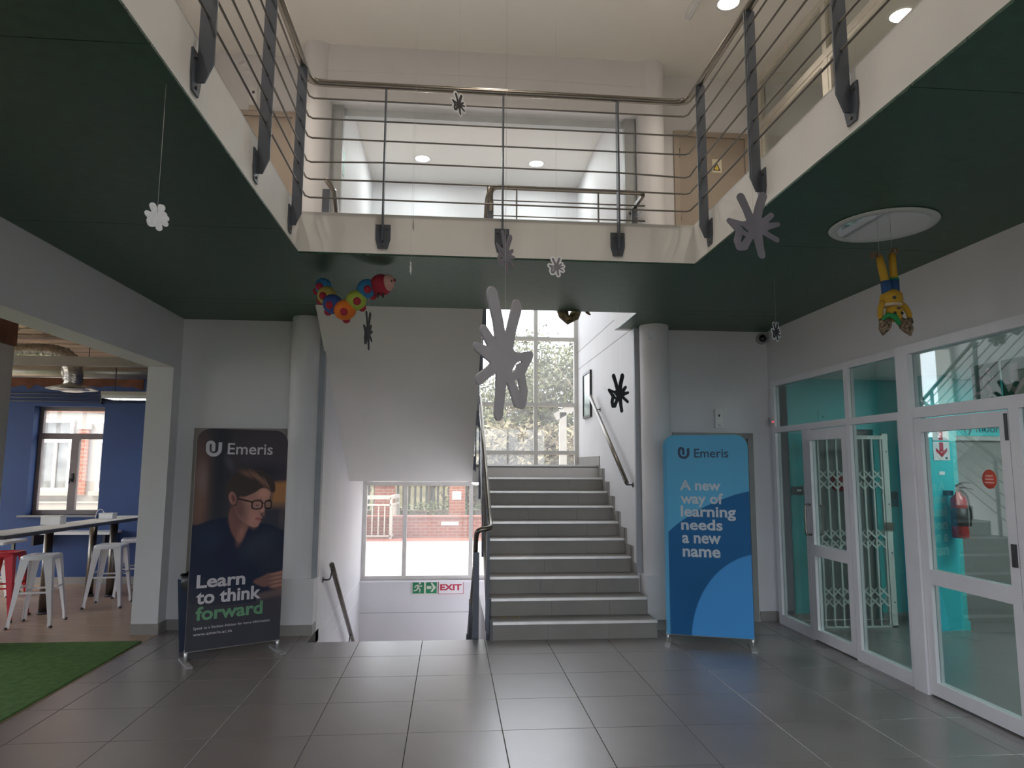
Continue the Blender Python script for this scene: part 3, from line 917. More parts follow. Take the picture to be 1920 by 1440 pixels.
# ================================================================== lamps
lens_m = mat('lamp_lens', (1, 1, 1), 0.4, emit=((1.0, 0.90, 0.74), 9.0))


def downlight(x, y, z, watts, label, cold=False, r=0.10):
    d = tag(empty('ceiling_downlight', (x, y, z)), label, 'ceiling light', 'round recessed downlights')
    rim = MB().lathe([(r, -0.001), (r + 0.028, -0.004), (r + 0.03, 0.0)], n=28).build('rim', white_pl, d)
    MB().lathe([(0.0, -0.006), (r * 0.7, -0.006), (r, -0.002)], n=28).build('lens', lens_m, d)
    li = bpy.data.lights.new('downlight_lamp', 'AREA')
    li.shape = 'DISK'
    li.size = r * 2
    li.energy = watts
    li.spread = math.radians(125 if not cold else 180)
    li.color = (1.0, 0.88, 0.74) if not cold else (0.90, 1.0, 0.98)
    lo = bpy.data.objects.new('downlight_lamp', li)
    COL.objects.link(lo)
    lo.parent = d
    lo.location = (0, 0, -0.02)
    return d


downlight(2.63, 6.03, ZU, LAMP_UP, 'glowing downlight above the corner of the balustrade by the gallery door')
downlight(0.37, 5.99, ZU, LAMP_UP, 'glowing downlight cut by the top edge above the beam')
downlight(4.39, 6.01, ZU - 0.027, LAMP_UP, 'glowing downlight behind the glazed gallery partition')
for (x, y) in ((-1.95, 6.1), (-1.95, 3.5), (2.63, 3.5), (2.63, 1.0), (-1.95, 1.0), (0.37, 3.4), (0.37, 0.9), (4.39, 3.5)):
    downlight(x, y, ZU if x < 4 else ZU - 0.027, LAMP_UP, 'round downlight in the gallery ceiling out of view')
downlight(-0.48, 9.78, ZU, LAMP_STAIR, 'glowing downlight over the stair hall above the upper flight', True)
downlight(1.21, 9.78, ZU, LAMP_STAIR, 'glowing downlight over the stair hall nearer the picture wall', True)
# fluorescent batten on the gallery ceiling
fb = tag(empty('ceiling_batten'), 'white fluorescent batten on the gallery ceiling near the glowing downlight', 'ceiling light')
part('body', white_pl, fb, (2.27, 2.33, 4.98, 6.24, ZU - 0.05, ZU))
MB().cyl((2.30, 5.0, ZU - 0.062), (2.30, 6.22, ZU - 0.062), 0.014, 12).build('tube', white_pl, fb)
# bulkhead lamp under the landing
bl = tag(empty('bulkhead_light'), 'small glowing lamp under the stair landing', 'wall light')
MB().ball((0.36, 9.25, 1.405), (0.075, 0.075, 0.022), 16, 8).build('lens', mat('bulkhead_lens', (1, 1, 1), 0.4, emit=((1.0, 0.93, 0.85), 6.0)), bl)
MB().lathe([(0.0, 0.0), (0.085, 0.0), (0.085, 0.012), (0.0, 0.012)], (0.36, 9.25, 1.413), 20).build('base', white_pl, bl)

# ================================================================== hanging cut-outs
S0 = [  # strokes of the splat star: points and half widths in the unit of its own drawing
    ([(248, 172), (290, 260), (335, 370)], [35, 32, 35]),
    ([(438, 150), (400, 250), (375, 360)], [37, 36, 40]),
    ([(505, 302), (450, 350), (385, 400)], [23, 29, 35]),
    ([(560, 372), (470, 395), (390, 420)], [18, 28, 35]),
    ([(545, 500), (470, 462), (390, 415)], [22, 22, 30]),
    ([(411, 632), (395, 560), (375, 430)], [29, 32, 42]),
    ([(140, 369), (250, 388), (340, 400)], [19, 18, 47]),
    ([(142, 374), (215, 436), (300, 482), (345, 470)], [18, 26, 15, 35]),
    ([(232, 440), (204, 530), (222, 578), (262, 570), (310, 500), (345, 440)], [28, 28, 30, 33, 26, 35]),
    ([(330, 395), (385, 430)], [58, 53]),
]


def sdf_strokes(X, Y, strokes, grow=0.0):
    D = np.full(X.shape, 1e9)
    for pts, ws in strokes:
        for (a, b_, wa, wb) in zip(pts[:-1], pts[1:], ws[:-1], ws[1:]):
            ax, ay = a
            dx, dy = b_[0] - ax, b_[1] - ay
            t = np.clip(((X - ax) * dx + (Y - ay) * dy) / (dx * dx + dy * dy), 0, 1)
            d = np.hypot(X - ax - t * dx, Y - ay - t * dy) - (wa + (wb - wa) * t) - grow
            D = np.minimum(D, d)
    return D


PLATES = {}


def plate_mesh(name, D, xs_, ys_, c0, h0, th, m):
    """plate cut along the zero line of D: clipped grid cells on both faces, walls along the outline"""
    if id(D) in PLATES:
        me = PLATES[id(D)].copy()
        me.name = name
        me.materials.clear()
        me.materials.append(m)
        return me
    H, Wd = D.shape
    vid, V, Fc = {}, [], []

    def vert(x, y, side):
        k = (round(x, 3), round(y, 3), side)
        if k not in vid:
            vid[k] = len(V)
            V.append(((x - c0[0]) / h0, side * th / 2, -(y - c0[1]) / h0))
        return vid[k]
    for i in range(H - 1):
        for j in range(Wd - 1):
            cs = [(xs_[j], ys_[i], D[i, j]), (xs_[j + 1], ys_[i], D[i, j + 1]), (xs_[j + 1], ys_[i + 1], D[i + 1, j + 1]), (xs_[j], ys_[i + 1], D[i + 1, j])]
            if all(c[2] >= 0 for c in cs):
                continue
            pl, cut = [], []
            for a, c in zip(cs, cs[1:] + cs[:1]):
                if a[2] < 0:
                    pl.append((a[0], a[1]))
                if (a[2] < 0) != (c[2] < 0):
                    t = a[2] / (a[2] - c[2])
                    p = (a[0] + (c[0] - a[0]) * t, a[1] + (c[1] - a[1]) * t)
                    pl.append(p)
                    cut.append(p)
            if len(pl) < 3:
                continue
            Fc.append([vert(x, y, -1) for x, y in pl])
            Fc.append([vert(x, y, 1) for x, y in reversed(pl)])
            if len(cut) == 2:
                a, c = cut
                Fc.append([vert(*a, -1), vert(*c, -1), vert(*c, 1), vert(*a, 1)])
    Fc = [f for f in ([v for q, v in enumerate(f) if v != f[q - 1]] for f in Fc) if len(set(f)) > 2 and len(set(f)) == len(f)]
    me = bpy.data.meshes.new(name)
    me.from_pydata(V, [], Fc)
    bm = bmesh.new()
    bm.from_mesh(me)
    bmesh.ops.recalc_face_normals(bm, faces=bm.faces)
    bm.to_mesh(me)
    bm.free()
    me.materials.append(m)
    PLATES[id(D)] = me
    return me


_gx = np.linspace(60, 640, 94)
_gy = np.linspace(80, 710, 102)
_X, _Y = np.meshgrid(_gx, _gy)
_c0 = (350, 395)
_h0 = 530.0
D_PLAIN = sdf_strokes(_X, _Y, S0)
D_GROWN = sdf_strokes(_X, _Y, S0, 46)
D_GROWN = np.minimum(D_GROWN, np.where((_X > 190) & (_X < 400) & (_Y > 390) & (_Y < 560), -1.0, 1e9))
star_grey = mat('mauve_grey_card', (0.20, 0.19, 0.235), 0.6)
star_pale = mat('pale_mauve_card', (0.33, 0.31, 0.33), 0.6)
star_dark = mat('charcoal_card', (0.035, 0.036, 0.045), 0.6)
star_white = mat('white_card', (0.80, 0.83, 0.88), 0.6)
string_m = mat('nylon_thread', (0.55, 0.55, 0.52), 0.4)
ME = {'plain': {}, 'grown': None}


def star(loc, h, rz, label, m=star_dark, outlined=False, mirror=False, top=None, wide=1.0, lean=0.0, back=None, thread=0.0005):
    root = tag(empty('hanging_star_cutout', loc), label, 'ornament', 'star cut-outs hung on threads')
    key = m.name
    if key not in ME['plain']:
        ME['plain'][key] = plate_mesh('star', D_PLAIN, _gx, _gy, _c0, _h0, 0.018, m)
    if outlined and ME['grown'] is None:
        ME['grown'] = plate_mesh('backing', D_GROWN, _gx, _gy, _c0, _h0, 0.014, star_white)
    rot = Matrix.Rotation(rz, 4, 'Z') @ Matrix.Rotation(lean, 4, 'Y') @ Matrix.Diagonal((h * wide * (-1 if mirror else 1), h, h, 1))
    o = bpy.data.objects.new('star', ME['plain'][key])
    COL.objects.link(o)
    o.parent = root
    o.matrix_local = rot
    if outlined:
        g = bpy.data.objects.new('backing', ME['grown'])
        COL.objects.link(g)
        g.parent = root
        g.matrix_local = rot @ Matrix.Translation((0, 0.010, 0))
    zt = top if top else ZU
    x, y, z = loc
    MB().cyl((0, 0, h * 0.10), (0, 0, zt - z), thread, 5).build('thread', string_m, root)
    return root


star((1.555, 3.35, 2.875), 0.35, 0.10, 'large mauve-grey star cut-out before the balustrade post near the ceiling mirror', star_grey)
star((0.155, 2.0, 1.94), 0.375, 0.93, 'largest star cut-out, pale grey, hanging before the stair window', star_pale, mirror=True, lean=-0.05)
star((0.325, 4.2, 2.955), 0.27, 0.95, 'grey star cut-out half hiding the middle balustrade bracket', star_grey, lean=0.12)
star((1.555, 6.3, 2.309), 0.36, 0.66, 'charcoal star cut-out hanging before the wall beside the round column', star_dark, top=ZC)
star((-0.684, 5.6, 2.713), 0.31, 1.42, 'charcoal star cut-out seen edge-on below the toy caterpillar', star_dark, top=ZC)
star((0.017, 4.2, 3.931), 0.135, 0.75, 'small white-edged dark star before the balustrade handrail', star_dark, outlined=True)
star((0.678, 4.4, 2.936), 0.12, 0.15, 'small white-edged star cut-out under the gallery edge by the middle bracket', star_grey, outlined=True)
star((2.566, 5.2, 2.698), 0.135, 0.55, 'small white-edged dark star hanging near the security camera', star_dark, outlined=True, top=ZC, thread=0.0009)
star((-1.16, 2.72, 2.585), 0.092, 0.8, 'small white star hanging alone below the dark turf beside the blue room', star_white, outlined=True, top=ZC, thread=0.0010)
star((-0.277, 4.4, 2.896), 0.085, 1.45, 'tiny pale star seen edge-on between caterpillar head and gallery edge', star_white)
star((-0.266, 4.4, 3.183), 0.075, 1.45, 'tiny dark star seen edge-on before the white gallery edge', star_pale)
star((1.872, 6.3, 2.858), 0.10, 0.3, 'tiny white star hanging before the round column top near the blue banner', star_white, top=ZC)

# line strung across the void under the ceiling
tag(MB().tube([(-1.40, 7.045, 5.80), (0.3, 6.95, 5.77), (2.09, 7.045, 5.80)], 0.0012, 5).build('hanging_line', string_m), 'thin line strung before the white beam between the columns', 'string')
# ================================================================== caterpillar
cat = tag(empty('hanging_toy_caterpillar', (-0.75, 5.3, 2.9)), 'stuffed multicoloured toy caterpillar hanging under the turf soffit', 'soft toy')
cat.matrix_world = Matrix.Translation((0, 0, 0))
cr, cb, cy, cg, co_, cp, cl = (mat('plush_red', (0.42, 0.035, 0.06), 0.9, bump=0.2, bscale=200), mat('plush_blue', (0.045, 0.22, 0.46), 0.9, bump=0.2, bscale=200), mat('plush_yellow', (0.50, 0.40, 0.11), 0.9),
                               mat('plush_lime', (0.42, 0.52, 0.08), 0.9), mat('plush_orange', (0.78, 0.20, 0.03), 0.9), mat('plush_pink', (0.72, 0.42, 0.36), 0.9), mat('plush_royal', (0.05, 0.10, 0.34), 0.9))
CP = [((-1.025, 5.45, 3.03), 0.066, cb, 0.0), ((-0.985, 5.40, 2.945), 0.074, cy, 1.0), ((-0.925, 5.33, 2.862), 0.076, cl, 0.8), ((-0.825, 5.29, 2.81), 0.080, co_, 0.35), ((-0.742, 5.28, 2.885), 0.078, cg, 0.0), ((-0.665, 5.27, 2.975), 0.074, cb, 0.0)]
for i, (p, r, m, t) in enumerate(CP):
    a = Vector(CP[max(i - 1, 0)][0])
    c = Vector(CP[min(i + 1, len(CP) - 1)][0])
    d = (c - a).normalized()
    q = d.to_track_quat('Z', 'Y').to_matrix()
    MB().ball(p, (r, r, r * 1.08), 18, 10, q).build('segment', m, cat)
    side = d.cross(Vector((0, 1, 0))).normalized()
    for s in (-1, 1):
        fp = Vector(p) + Vector((0, -0.070, 0)) * (1 if s > 0 else -0.5) * 0.9 + Vector((side.x, 0, side.z)) * (-0.062 if side.z > 0 else 0.062) * (1.0 if s < 0 else 0.35) + Vector((0, 0, -0.006))
        MB().ball(fp, 0.031, 12, 7).build('foot', cr, cat)
MB().ball((-0.555, 5.26, 3.005), (0.086, 0.082, 0.084), 20, 12).build('head', cr, cat)
fc = MB().ball((-0.497, 5.235, 3.018), (0.050, 0.066, 0.064), 18, 10).build('face', cp, cat)
MB().ball((-0.468, 5.180, 3.018), 0.007, 8, 6).build('eye', black_pl, fc)
MB().ball((-0.452, 5.232, 3.045), 0.007, 8, 6).build('eye', black_pl, fc)
MB().ball((-0.446, 5.20, 3.03), 0.010, 8, 6).build('nose', cr, fc)
for dx in (-0.015, 0.02):
    MB().cyl((-0.555 + dx, 5.22, 2.93), (-0.553 + dx, 5.215, 2.895), 0.008, 8).build('feeler', dark_grey, cat)
for (x, y, z) in ((-0.95, 5.38, 2.93), (-0.60, 5.26, 3.02)):
    MB().cyl((x, y, z), (x, y, ZC), 0.0008, 5).build('thread', string_m, cat)

# ================================================================== yellow doll hung by its feet
doll = tag(empty('hanging_plush_doll', (2.73, 4.0, 2.95)), 'yellow long-legged plush animal hanging upside down below the ceiling mirror', 'soft toy')
ylw = mat('mustard_plush', (0.56, 0.33, 0.035), 0.9, bump=0.2, bscale=150)
leo = mat('speckled_plush', (0.20, 0.145, 0.10), 0.9, vary=0.97, scale=75)
dbl = mat('doll_blue_cloth', (0.03, 0.09, 0.24), 0.9)
dgr = mat('doll_green_cloth', (0.02, 0.28, 0.08), 0.7)
dcr = mat('doll_cream_cloth', (0.62, 0.50, 0.36), 0.9)


def dl(name, m, path, r, n=12):
    return MB().tube(path, r, n).build(name, m, doll)


dl('leg', ylw, [(-0.052, 0, 0.0), (-0.040, 0, -0.06), (-0.028, 0, -0.125), (-0.024, 0, -0.175)], [0.015, 0.020, 0.020, 0.018])
dl('leg', ylw, [(0.022, 0, 0.012), (0.022, 0, -0.06), (0.024, 0, -0.13), (0.024, 0, -0.18)], [0.017, 0.018, 0.019, 0.018])
dl('foot', leo, [(-0.050, 0, 0.006), (-0.070, -0.006, 0.004), (-0.100, -0.012, -0.004), (-0.108, -0.012, -0.006)], [0.014, 0.017, 0.017, 0.007])
dl('foot', leo, [(0.008, -0.004, 0.026), (0.022, -0.010, 0.026), (0.040, -0.018, 0.024), (0.047, -0.02, 0.022)], [0.010, 0.018, 0.017, 0.007])
dl('trouser_leg', dbl, [(-0.024, 0, -0.135), (-0.020, 0, -0.205)], [0.024, 0.026])
dl('trouser_leg', dbl, [(0.024, 0, -0.128), (0.020, 0, -0.205)], [0.024, 0.026])
dl('cuff', dgr, [(0.024, 0, -0.118), (0.024, 0, -0.134)], 0.0235)
dl('jacket', ylw, [(0, 0, -0.185), (0.002, 0, -0.205), (0.002, 0, -0.235), (0.002, 0, -0.265)], [0.030, 0.052, 0.056, 0.044])
dl('hem', dcr, [(0.002, 0, -0.258), (0.002, 0, -0.272)], [0.052, 0.045])
MB().ball((-0.016, -0.052, -0.235), (0.011, 0.006, 0.009), 10, 6).build('button', dark_grey, doll)
hd = MB().ball((0.012, 0, -0.305), (0.044, 0.038, 0.046), 18, 12).build('head', ylw, doll)
for x in (-0.006, 0.032):
    MB().ball((x, -0.036, -0.312), (0.008, 0.005, 0.008), 10, 6).build('eye', black_pl, hd)
MB().ball((0.012, -0.040, -0.287), (0.010, 0.006, 0.006), 10, 6).build('nose', dark_grey, hd)
for s, bx in ((-1, -0.022), (1, 0.038)):
    ex = -0.060 if s < 0 else 0.092
    dl('ear', leo, [(bx, 0, -0.335), ((bx + ex) / 2, -0.004, -0.365), (ex * 0.85 + 0.15 * bx, -0.006, -0.395), (ex, -0.006, -0.425)], [0.016, 0.031, 0.024, 0.003])
dl('arm', ylw, [(-0.048, 0, -0.245), (-0.060, 0, -0.28), (-0.064, 0, -0.315), (-0.062, -0.004, -0.345)], [0.014, 0.015, 0.014, 0.012])
dl('arm', ylw, [(0.052, 0, -0.25), (0.078, 0, -0.275), (0.094, 0, -0.305), (0.096, 0, -0.335)], [0.014, 0.015, 0.014, 0.012])
dl('hand', leo, [(0.096, 0, -0.33), (0.094, -0.002, -0.352), (0.090, -0.004, -0.372)], [0.014, 0.018, 0.008])
dl('hand', leo, [(-0.062, -0.004, -0.338), (-0.060, -0.006, -0.358), (-0.058, -0.006, -0.374)], [0.013, 0.016, 0.008])
dl('ribbon', dgr, [(-0.066, -0.016, -0.345), (-0.044, -0.03, -0.322), (-0.008, -0.034, -0.330), (0.016, -0.034, -0.372)], [0.006, 0.012, 0.014, 0.010])
for x in (-0.05, 0.022):
    dl('thread', string_m, [(x, 0, 0.0), (x, 0, (ZC - 2.95) / 1.2)], 0.0008, 5)

doll.scale = (1.2, 1.2, 1.2)

# round ceiling mirror
cm = tag(empty('ceiling_mirror', (2.675, 3.955, ZC)), 'white-rimmed round mirror on the dark turf soffit', 'mirror')
MB().lathe([(0.0, -0.001), (0.305, -0.001), (0.312, -0.006), (0.305, -0.014), (0.262, -0.016), (0.258, -0.012)], n=56).build('rim', mat('pale_mirror_rim', (0.60, 0.63, 0.62), 0.4), cm)
MB().lathe([(0.0, -0.013), (0.26, -0.013)], n=56, smooth=False).build('mirror_face', mat('mirror_silver', (0.78, 0.82, 0.82), 0.04, metal=1.0, vary=0.0), cm)

# butterfly-like ornament half hidden by the soffit edge at the stair opening
bf = tag(empty('hanging_gold_ornament', (1.14, 6.62, 3.12)), 'patterned gold paper ornament peeping below the soffit edge before the stair window', 'ornament')
MB().tube([(-0.10, 0, 0.06), (-0.05, -0.01, 0.0), (-0.005, -0.012, -0.065), (0.06, 0, -0.01), (0.12, 0, 0.06)], [0.03, 0.06, 0.03, 0.055, 0.02], 10).build('body', mat('gold_pattern', (0.20, 0.15, 0.07), 0.35, metal=0.4, vary=0.8, scale=30), bf)
MB().tube([(0.14, 0, 0.08), (0.20, 0, 0.015), (0.22, 0, 0.0)], [0.02, 0.016, 0.006], 8).build('tail', MATS['gold_pattern'], bf)
MB().cyl((0, 0, 0.0), (0, 0, 1.27), 0.0009, 5).build('thread', string_m, bf)
# ================================================================== banners
def banner_outline(W, H, r, n=8):
    pts = [(0, 0), (W, 0)]
    pts += arc((W - r, H - r), r, 0, PI / 2, n)
    pts += arc((r, H - r), r, PI / 2, PI, n)
    return pts


def poly_mask(X, Y, poly):
    inside = np.zeros(X.shape, bool)
    n = len(poly)
    j = n - 1
    for i in range(n):
        xi, yi = poly[i]
        xj, yj = poly[j]
        c = ((yi > Y) != (yj > Y)) & (X < (xj - xi) * (Y - yi) / (yj - yi + 1e-12) + xi)
        inside ^= c
        j = i
    return inside


def poly_dist(X, Y, poly):
    D = np.full(X.shape, 1e9)
    n = len(poly)
    for i in range(n):
        ax, ay = poly[i]
        bx, by = poly[(i + 1) % n]
        dx, dy = bx - ax, by - ay
        t = np.clip(((X - ax) * dx + (Y - ay) * dy) / (dx * dx + dy * dy + 1e-12), 0, 1)
        D = np.minimum(D, np.hypot(X - ax - t * dx, Y - ay - t * dy))
    return np.where(poly_mask(X, Y, poly), -D, D)


def spline(pts, n=6):
    P_ = [np.array(p, float) for p in pts]
    out = []
    k = len(P_)
    for i in range(k):
        p0, p1, p2, p3 = P_[i - 1], P_[i], P_[(i + 1) % k], P_[(i + 2) % k]
        for s in range(n):
            t = s / n
            out.append(tuple(0.5 * ((2 * p1) + (-p0 + p2) * t + (2 * p0 - 5 * p1 + 4 * p2 - p3) * t * t + (-p0 + 3 * p1 - 3 * p2 + p3) * t ** 3)))
    return out


def printed_face(name, W, H, r, fn, parent, paint, nu, nv, m):
    """front cloth of a banner: a fine grid that carries the print as colours"""
    us = np.linspace(0, 1, nu)
    vv = np.linspace(0, 1, nv)
    verts, cols = [], []
    Ug, Vg = np.meshgrid(us, vv)
    top = (Vg * H)
    xl = np.where(top > H - r, r - np.sqrt(np.maximum(0, r * r - (top - (H - r)) ** 2)), 0.0)
    X = xl + Ug * (W - 2 * xl)
    C = paint(X, top)
    P_ = [fn(x, y, 0.0) for x, y in zip(X.ravel(), top.ravel())]
    faces = [(j * nu + i, j * nu + i + 1, (j + 1) * nu + i + 1, (j + 1) * nu + i) for j in range(nv - 1) for i in range(nu - 1)]
    me = bpy.data.meshes.new(name)
    me.from_pydata([tuple(p) for p in P_], [], faces)
    ca = me.color_attributes.new('print', 'FLOAT_COLOR', 'POINT')
    rgba = np.concatenate([C.reshape(-1, 3), np.ones((C.shape[0] * C.shape[1], 1))], 1)
    ca.data.foreach_set('color', rgba.ravel())
    me.materials.append(m)
    o = bpy.data.objects.new(name, me)
    COL.objects.link(o)
    o.parent = parent
    return o


def print_mat(name, rough=0.55):
    m = bpy.data.materials.new(name)
    m.use_nodes = True
    nt = m.node_tree
    b = nt.nodes['Principled BSDF']
    b.inputs['Roughness'].default_value = rough
    b.inputs['Specular IOR Level'].default_value = 0.15
    at = nt.nodes.new('ShaderNodeVertexColor')
    at.layer_name = 'print'
    nt.links.new(at.outputs['Color'], b.inputs['Base Color'])
    return m


def put(C, D, col, soft=0.006, op=1.0):
    a = np.clip(0.5 - D / (2 * soft), 0, 1) * op
    a = a[..., None]
    return C * (1 - a) + np.array(col) * a


def ell(X, Y, c, rx, ry, rot=0.0):
    x, y = X - c[0], Y - c[1]
    ca, sa = math.cos(rot), math.sin(rot)
    x, y = x * ca + y * sa, -x * sa + y * ca
    return (np.hypot(x / rx, y / ry) - 1) * min(rx, ry)


PB0 = 0.095   # height of the lower cloth edge of the left banner


def paint_portrait(X, Y0):
    Y = Y0 + PB0
    rs_ = np.random.RandomState(2)
    C = np.ones(X.shape + (3,)) * np.array((0.030, 0.027, 0.033))
    C = put(C, ell(X, Y, (0.03, 1.40), 0.10, 0.42), (0.085, 0.050, 0.042), 0.05)       # brown blur on the left
    C = put(C, ell(X, Y, (0.06, 1.50), 0.035, 0.11), (0.13, 0.10, 0.095), 0.03, 0.8)
    C = put(C, ell(X, Y, (0.05, 1.28), 0.03, 0.12), (0.11, 0.065, 0.05), 0.03, 0.8)
    C = put(C, ell(X, Y, (0.20, 1.45), 0.06, 0.50), (0.014, 0.018, 0.024), 0.05, 0.9)
    C = put(C, ell(X, Y, (0.62, 1.70), 0.30, 0.25), (0.045, 0.036, 0.047), 0.08, 0.7)
    C = put(C, ell(X, Y, (0.55, 1.56), 0.22, 0.07), (0.016, 0.018, 0.024), 0.05, 0.8)
    C = put(C, ell(X, Y, (0.27, 1.64), 0.025, 0.06, 0.4), (0.06, 0.06, 0.075), 0.02, 0.6)
    C = put(C, poly_dist(X, Y, [(0.665, 1.47), (0.80, 1.48), (0.80, 1.27), (0.64, 1.28)]), (0.22, 0.105, 0.045), 0.02)   # orange lamp blur
    C = put(C, poly_dist(X, Y, [(0.62, 1.30), (0.80, 1.29), (0.80, 1.22), (0.60, 1.24)]), (0.13, 0.075, 0.05), 0.02, 0.9)
    C = put(C, poly_dist(X, Y, [(0.60, 1.25), (0.80, 1.24), (0.80, 0.9), (0.58, 0.9)]), (0.024, 0.026, 0.036), 0.03, 0.9)
    C = put(C, ell(X, Y, (0.745, 1.15), 0.025, 0.09), (0.055, 0.045, 0.05), 0.02, 0.8)
    # jumper
    body = spline([(-0.05, 0.50), (-0.05, 1.06), (0.05, 1.125), (0.18, 1.165), (0.30, 1.16), (0.388, 0.955), (0.46, 1.09), (0.60, 1.11), (0.72, 1.06), (0.85, 0.96), (0.85, 0.50)], 5)
    C = put(C, poly_dist(X, Y, body), (0.009, 0.013, 0.027), 0.008)
    for (c, rx, ry, ro, col, op) in (((0.56, 0.93), 0.16, 0.10, 0.5, (0.020, 0.025, 0.040), 0.8), ((0.14, 1.0), 0.10, 0.10, -0.3, (0.012, 0.018, 0.040), 0.8), ((0.30, 0.80), 0.05, 0.18, 0.2, (0.010, 0.013, 0.032), 0.7), ((0.66, 0.80), 0.12, 0.12, 0.0, (0.017, 0.020, 0.032), 0.6)):
        C = put(C, ell(X, Y, c, rx, ry, ro), col, 0.05, op)
    # neck
    C = put(C, poly_dist(X, Y, spline([(0.285, 1.17), (0.31, 1.26), (0.40, 1.26), (0.455, 1.11), (0.44, 1.045), (0.388, 0.957), (0.32, 1.04)], 5)), (0.115, 0.055, 0.048), 0.008)
    C = put(C, ell(X, Y, (0.40, 1.04), 0.025, 0.08, -0.25), (0.21, 0.10, 0.08), 0.02, 0.8)
    # face
    face = spline([(0.33, 1.26), (0.33, 1.38), (0.40, 1.44), (0.50, 1.46), (0.60, 1.44), (0.632, 1.385), (0.628, 1.335), (0.612, 1.30), (0.598, 1.255), (0.584, 1.215), (0.555, 1.198), (0.565, 1.175), (0.572, 1.158), (0.556, 1.148), (0.560, 1.130), (0.548, 1.115), (0.540, 1.092), (0.505, 1.080), (0.455, 1.10), (0.405, 1.135), (0.36, 1.18)], 4)
    C = put(C, poly_dist(X, Y, face), (0.22, 0.115, 0.097), 0.004)
    C = put(C, ell(X, Y, (0.37, 1.26), 0.055, 0.13, 0.25), (0.085, 0.045, 0.043), 0.03, 0.85)      # print's own darker cheek
    C = put(C, ell(X, Y, (0.575, 1.375), 0.05, 0.05), (0.33, 0.17, 0.13), 0.03, 0.8)
    C = put(C, ell(X, Y, (0.50, 1.16), 0.035, 0.06), (0.30, 0.145, 0.115), 0.03, 0.7)
    C = put(C, ell(X, Y, (0.566, 1.235), 0.012, 0.04, 0.3), (0.34, 0.17, 0.14), 0.012, 0.8)
    C = put(C, poly_dist(X, Y, [(0.548, 1.196), (0.582, 1.214), (0.572, 1.198)]), (0.06, 0.028, 0.028), 0.006, 0.8)
    C = put(C, poly_dist(X, Y, spline([(0.508, 1.160), (0.54, 1.166), (0.572, 1.160), (0.556, 1.150), (0.562, 1.136), (0.535, 1.134)], 4)), (0.22, 0.075, 0.075), 0.004, 0.9)
    C = put(C, poly_dist(X, Y, [(0.508, 1.157), (0.565, 1.153), (0.565, 1.149), (0.508, 1.152)]), (0.05, 0.02, 0.022), 0.003, 0.9)
    # hair
    hair = spline([(0.34, 1.27), (0.275, 1.33), (0.25, 1.42), (0.30, 1.53), (0.40, 1.585), (0.52, 1.585), (0.62, 1.53), (0.668, 1.46), (0.672, 1.39), (0.642, 1.385), (0.60, 1.415), (0.555, 1.42), (0.50, 1.385), (0.42, 1.35), (0.365, 1.345)], 5)
    C = put(C, poly_dist(X, Y, hair), (0.032, 0.024, 0.024), 0.006)
    for k in range(26):
        t = k / 25
        x0_, y0_ = 0.40 + 0.20 * t + rs_.uniform(-.01, .01), 1.555 - 0.10 * t * t + rs_.uniform(-.02, .02)
        ln = rs_.uniform(0.03, 0.06)
        C = put(C, ell(X, Y, (x0_, y0_), ln, 0.0035, -0.55 - 0.5 * t), (0.16, 0.085, 0.062), 0.004, rs_.uniform(0.3, 0.85))
    # ear
    C = put(C, ell(X, Y, (0.312, 1.338), 0.030, 0.056, 0.25), (0.22, 0.10, 0.085), 0.004)
    C = put(C, ell(X, Y, (0.318, 1.335), 0.016, 0.036, 0.25), (0.09, 0.04, 0.036), 0.008)
    # glasses
    for (c, rx, ry) in (((0.522, 1.275), 0.044, 0.036), ((0.618, 1.275), 0.028, 0.034)):
        x, y = (X - c[0]) / rx, (Y - c[1]) / ry
        d = ((np.abs(x) ** 3.2 + np.abs(y) ** 3.2) ** (1 / 3.2) - 1) * min(rx, ry)
        C = put(C, d, (0.19, 0.115, 0.10), 0.006, 0.5)
        C = put(C, np.abs(d) - 0.0052, (0.004, 0.003, 0.004), 0.003)
    C = put(C, poly_dist(X, Y, [(0.36, 1.338), (0.48, 1.308), (0.48, 1.294), (0.36, 1.326)]), (0.005, 0.004, 0.005), 0.003)
    C = put(C, poly_dist(X, Y, [(0.564, 1.292), (0.592, 1.292), (0.592, 1.284), (0.564, 1.284)]), (0.016, 0.012, 0.014), 0.003)
    C = put(C, ell(X, Y, (0.525, 1.270), 0.012, 0.005), (0.03, 0.02, 0.02), 0.005, 0.9)
    C = put(C, poly_dist(X, Y, [(0.49, 1.318), (0.56, 1.326), (0.56, 1.318), (0.49, 1.309)]), (0.05, 0.03, 0.028), 0.005, 0.8)
    # hand on a table
    C = put(C, poly_dist(X, Y, [(0.50, 0.30), (0.80, 0.50), (0.80, -0.1), (0.50, -0.1)]), (0.040, 0.034, 0.040), 0.06, 0.8)
    C = put(C, poly_dist(X, Y, [(0.56, 0.505), (0.80, 0.545), (0.80, 0.475), (0.56, 0.45)]), (0.085, 0.060, 0.058), 0.015, 0.9)
    C = put(C, poly_dist(X, Y, spline([(0.52, 0.615), (0.60, 0.655), (0.65, 0.675), (0.72, 0.672), (0.80, 0.690), (0.80, 0.54), (0.70, 0.535), (0.66, 0.565), (0.60, 0.565)], 5)), (0.105, 0.055, 0.048), 0.008)
    for (yy_) in (0.665, 0.63, 0.595, 0.56):
        C = put(C, ell(X, Y, (0.735, yy_ + 0.004), 0.060, 0.013, 0.12), (0.215, 0.115, 0.095), 0.008, 0.85)
        C = put(C, ell(X, Y, (0.735, yy_ - 0.014), 0.055, 0.004, 0.12), (0.05, 0.026, 0.024), 0.005, 0.8)
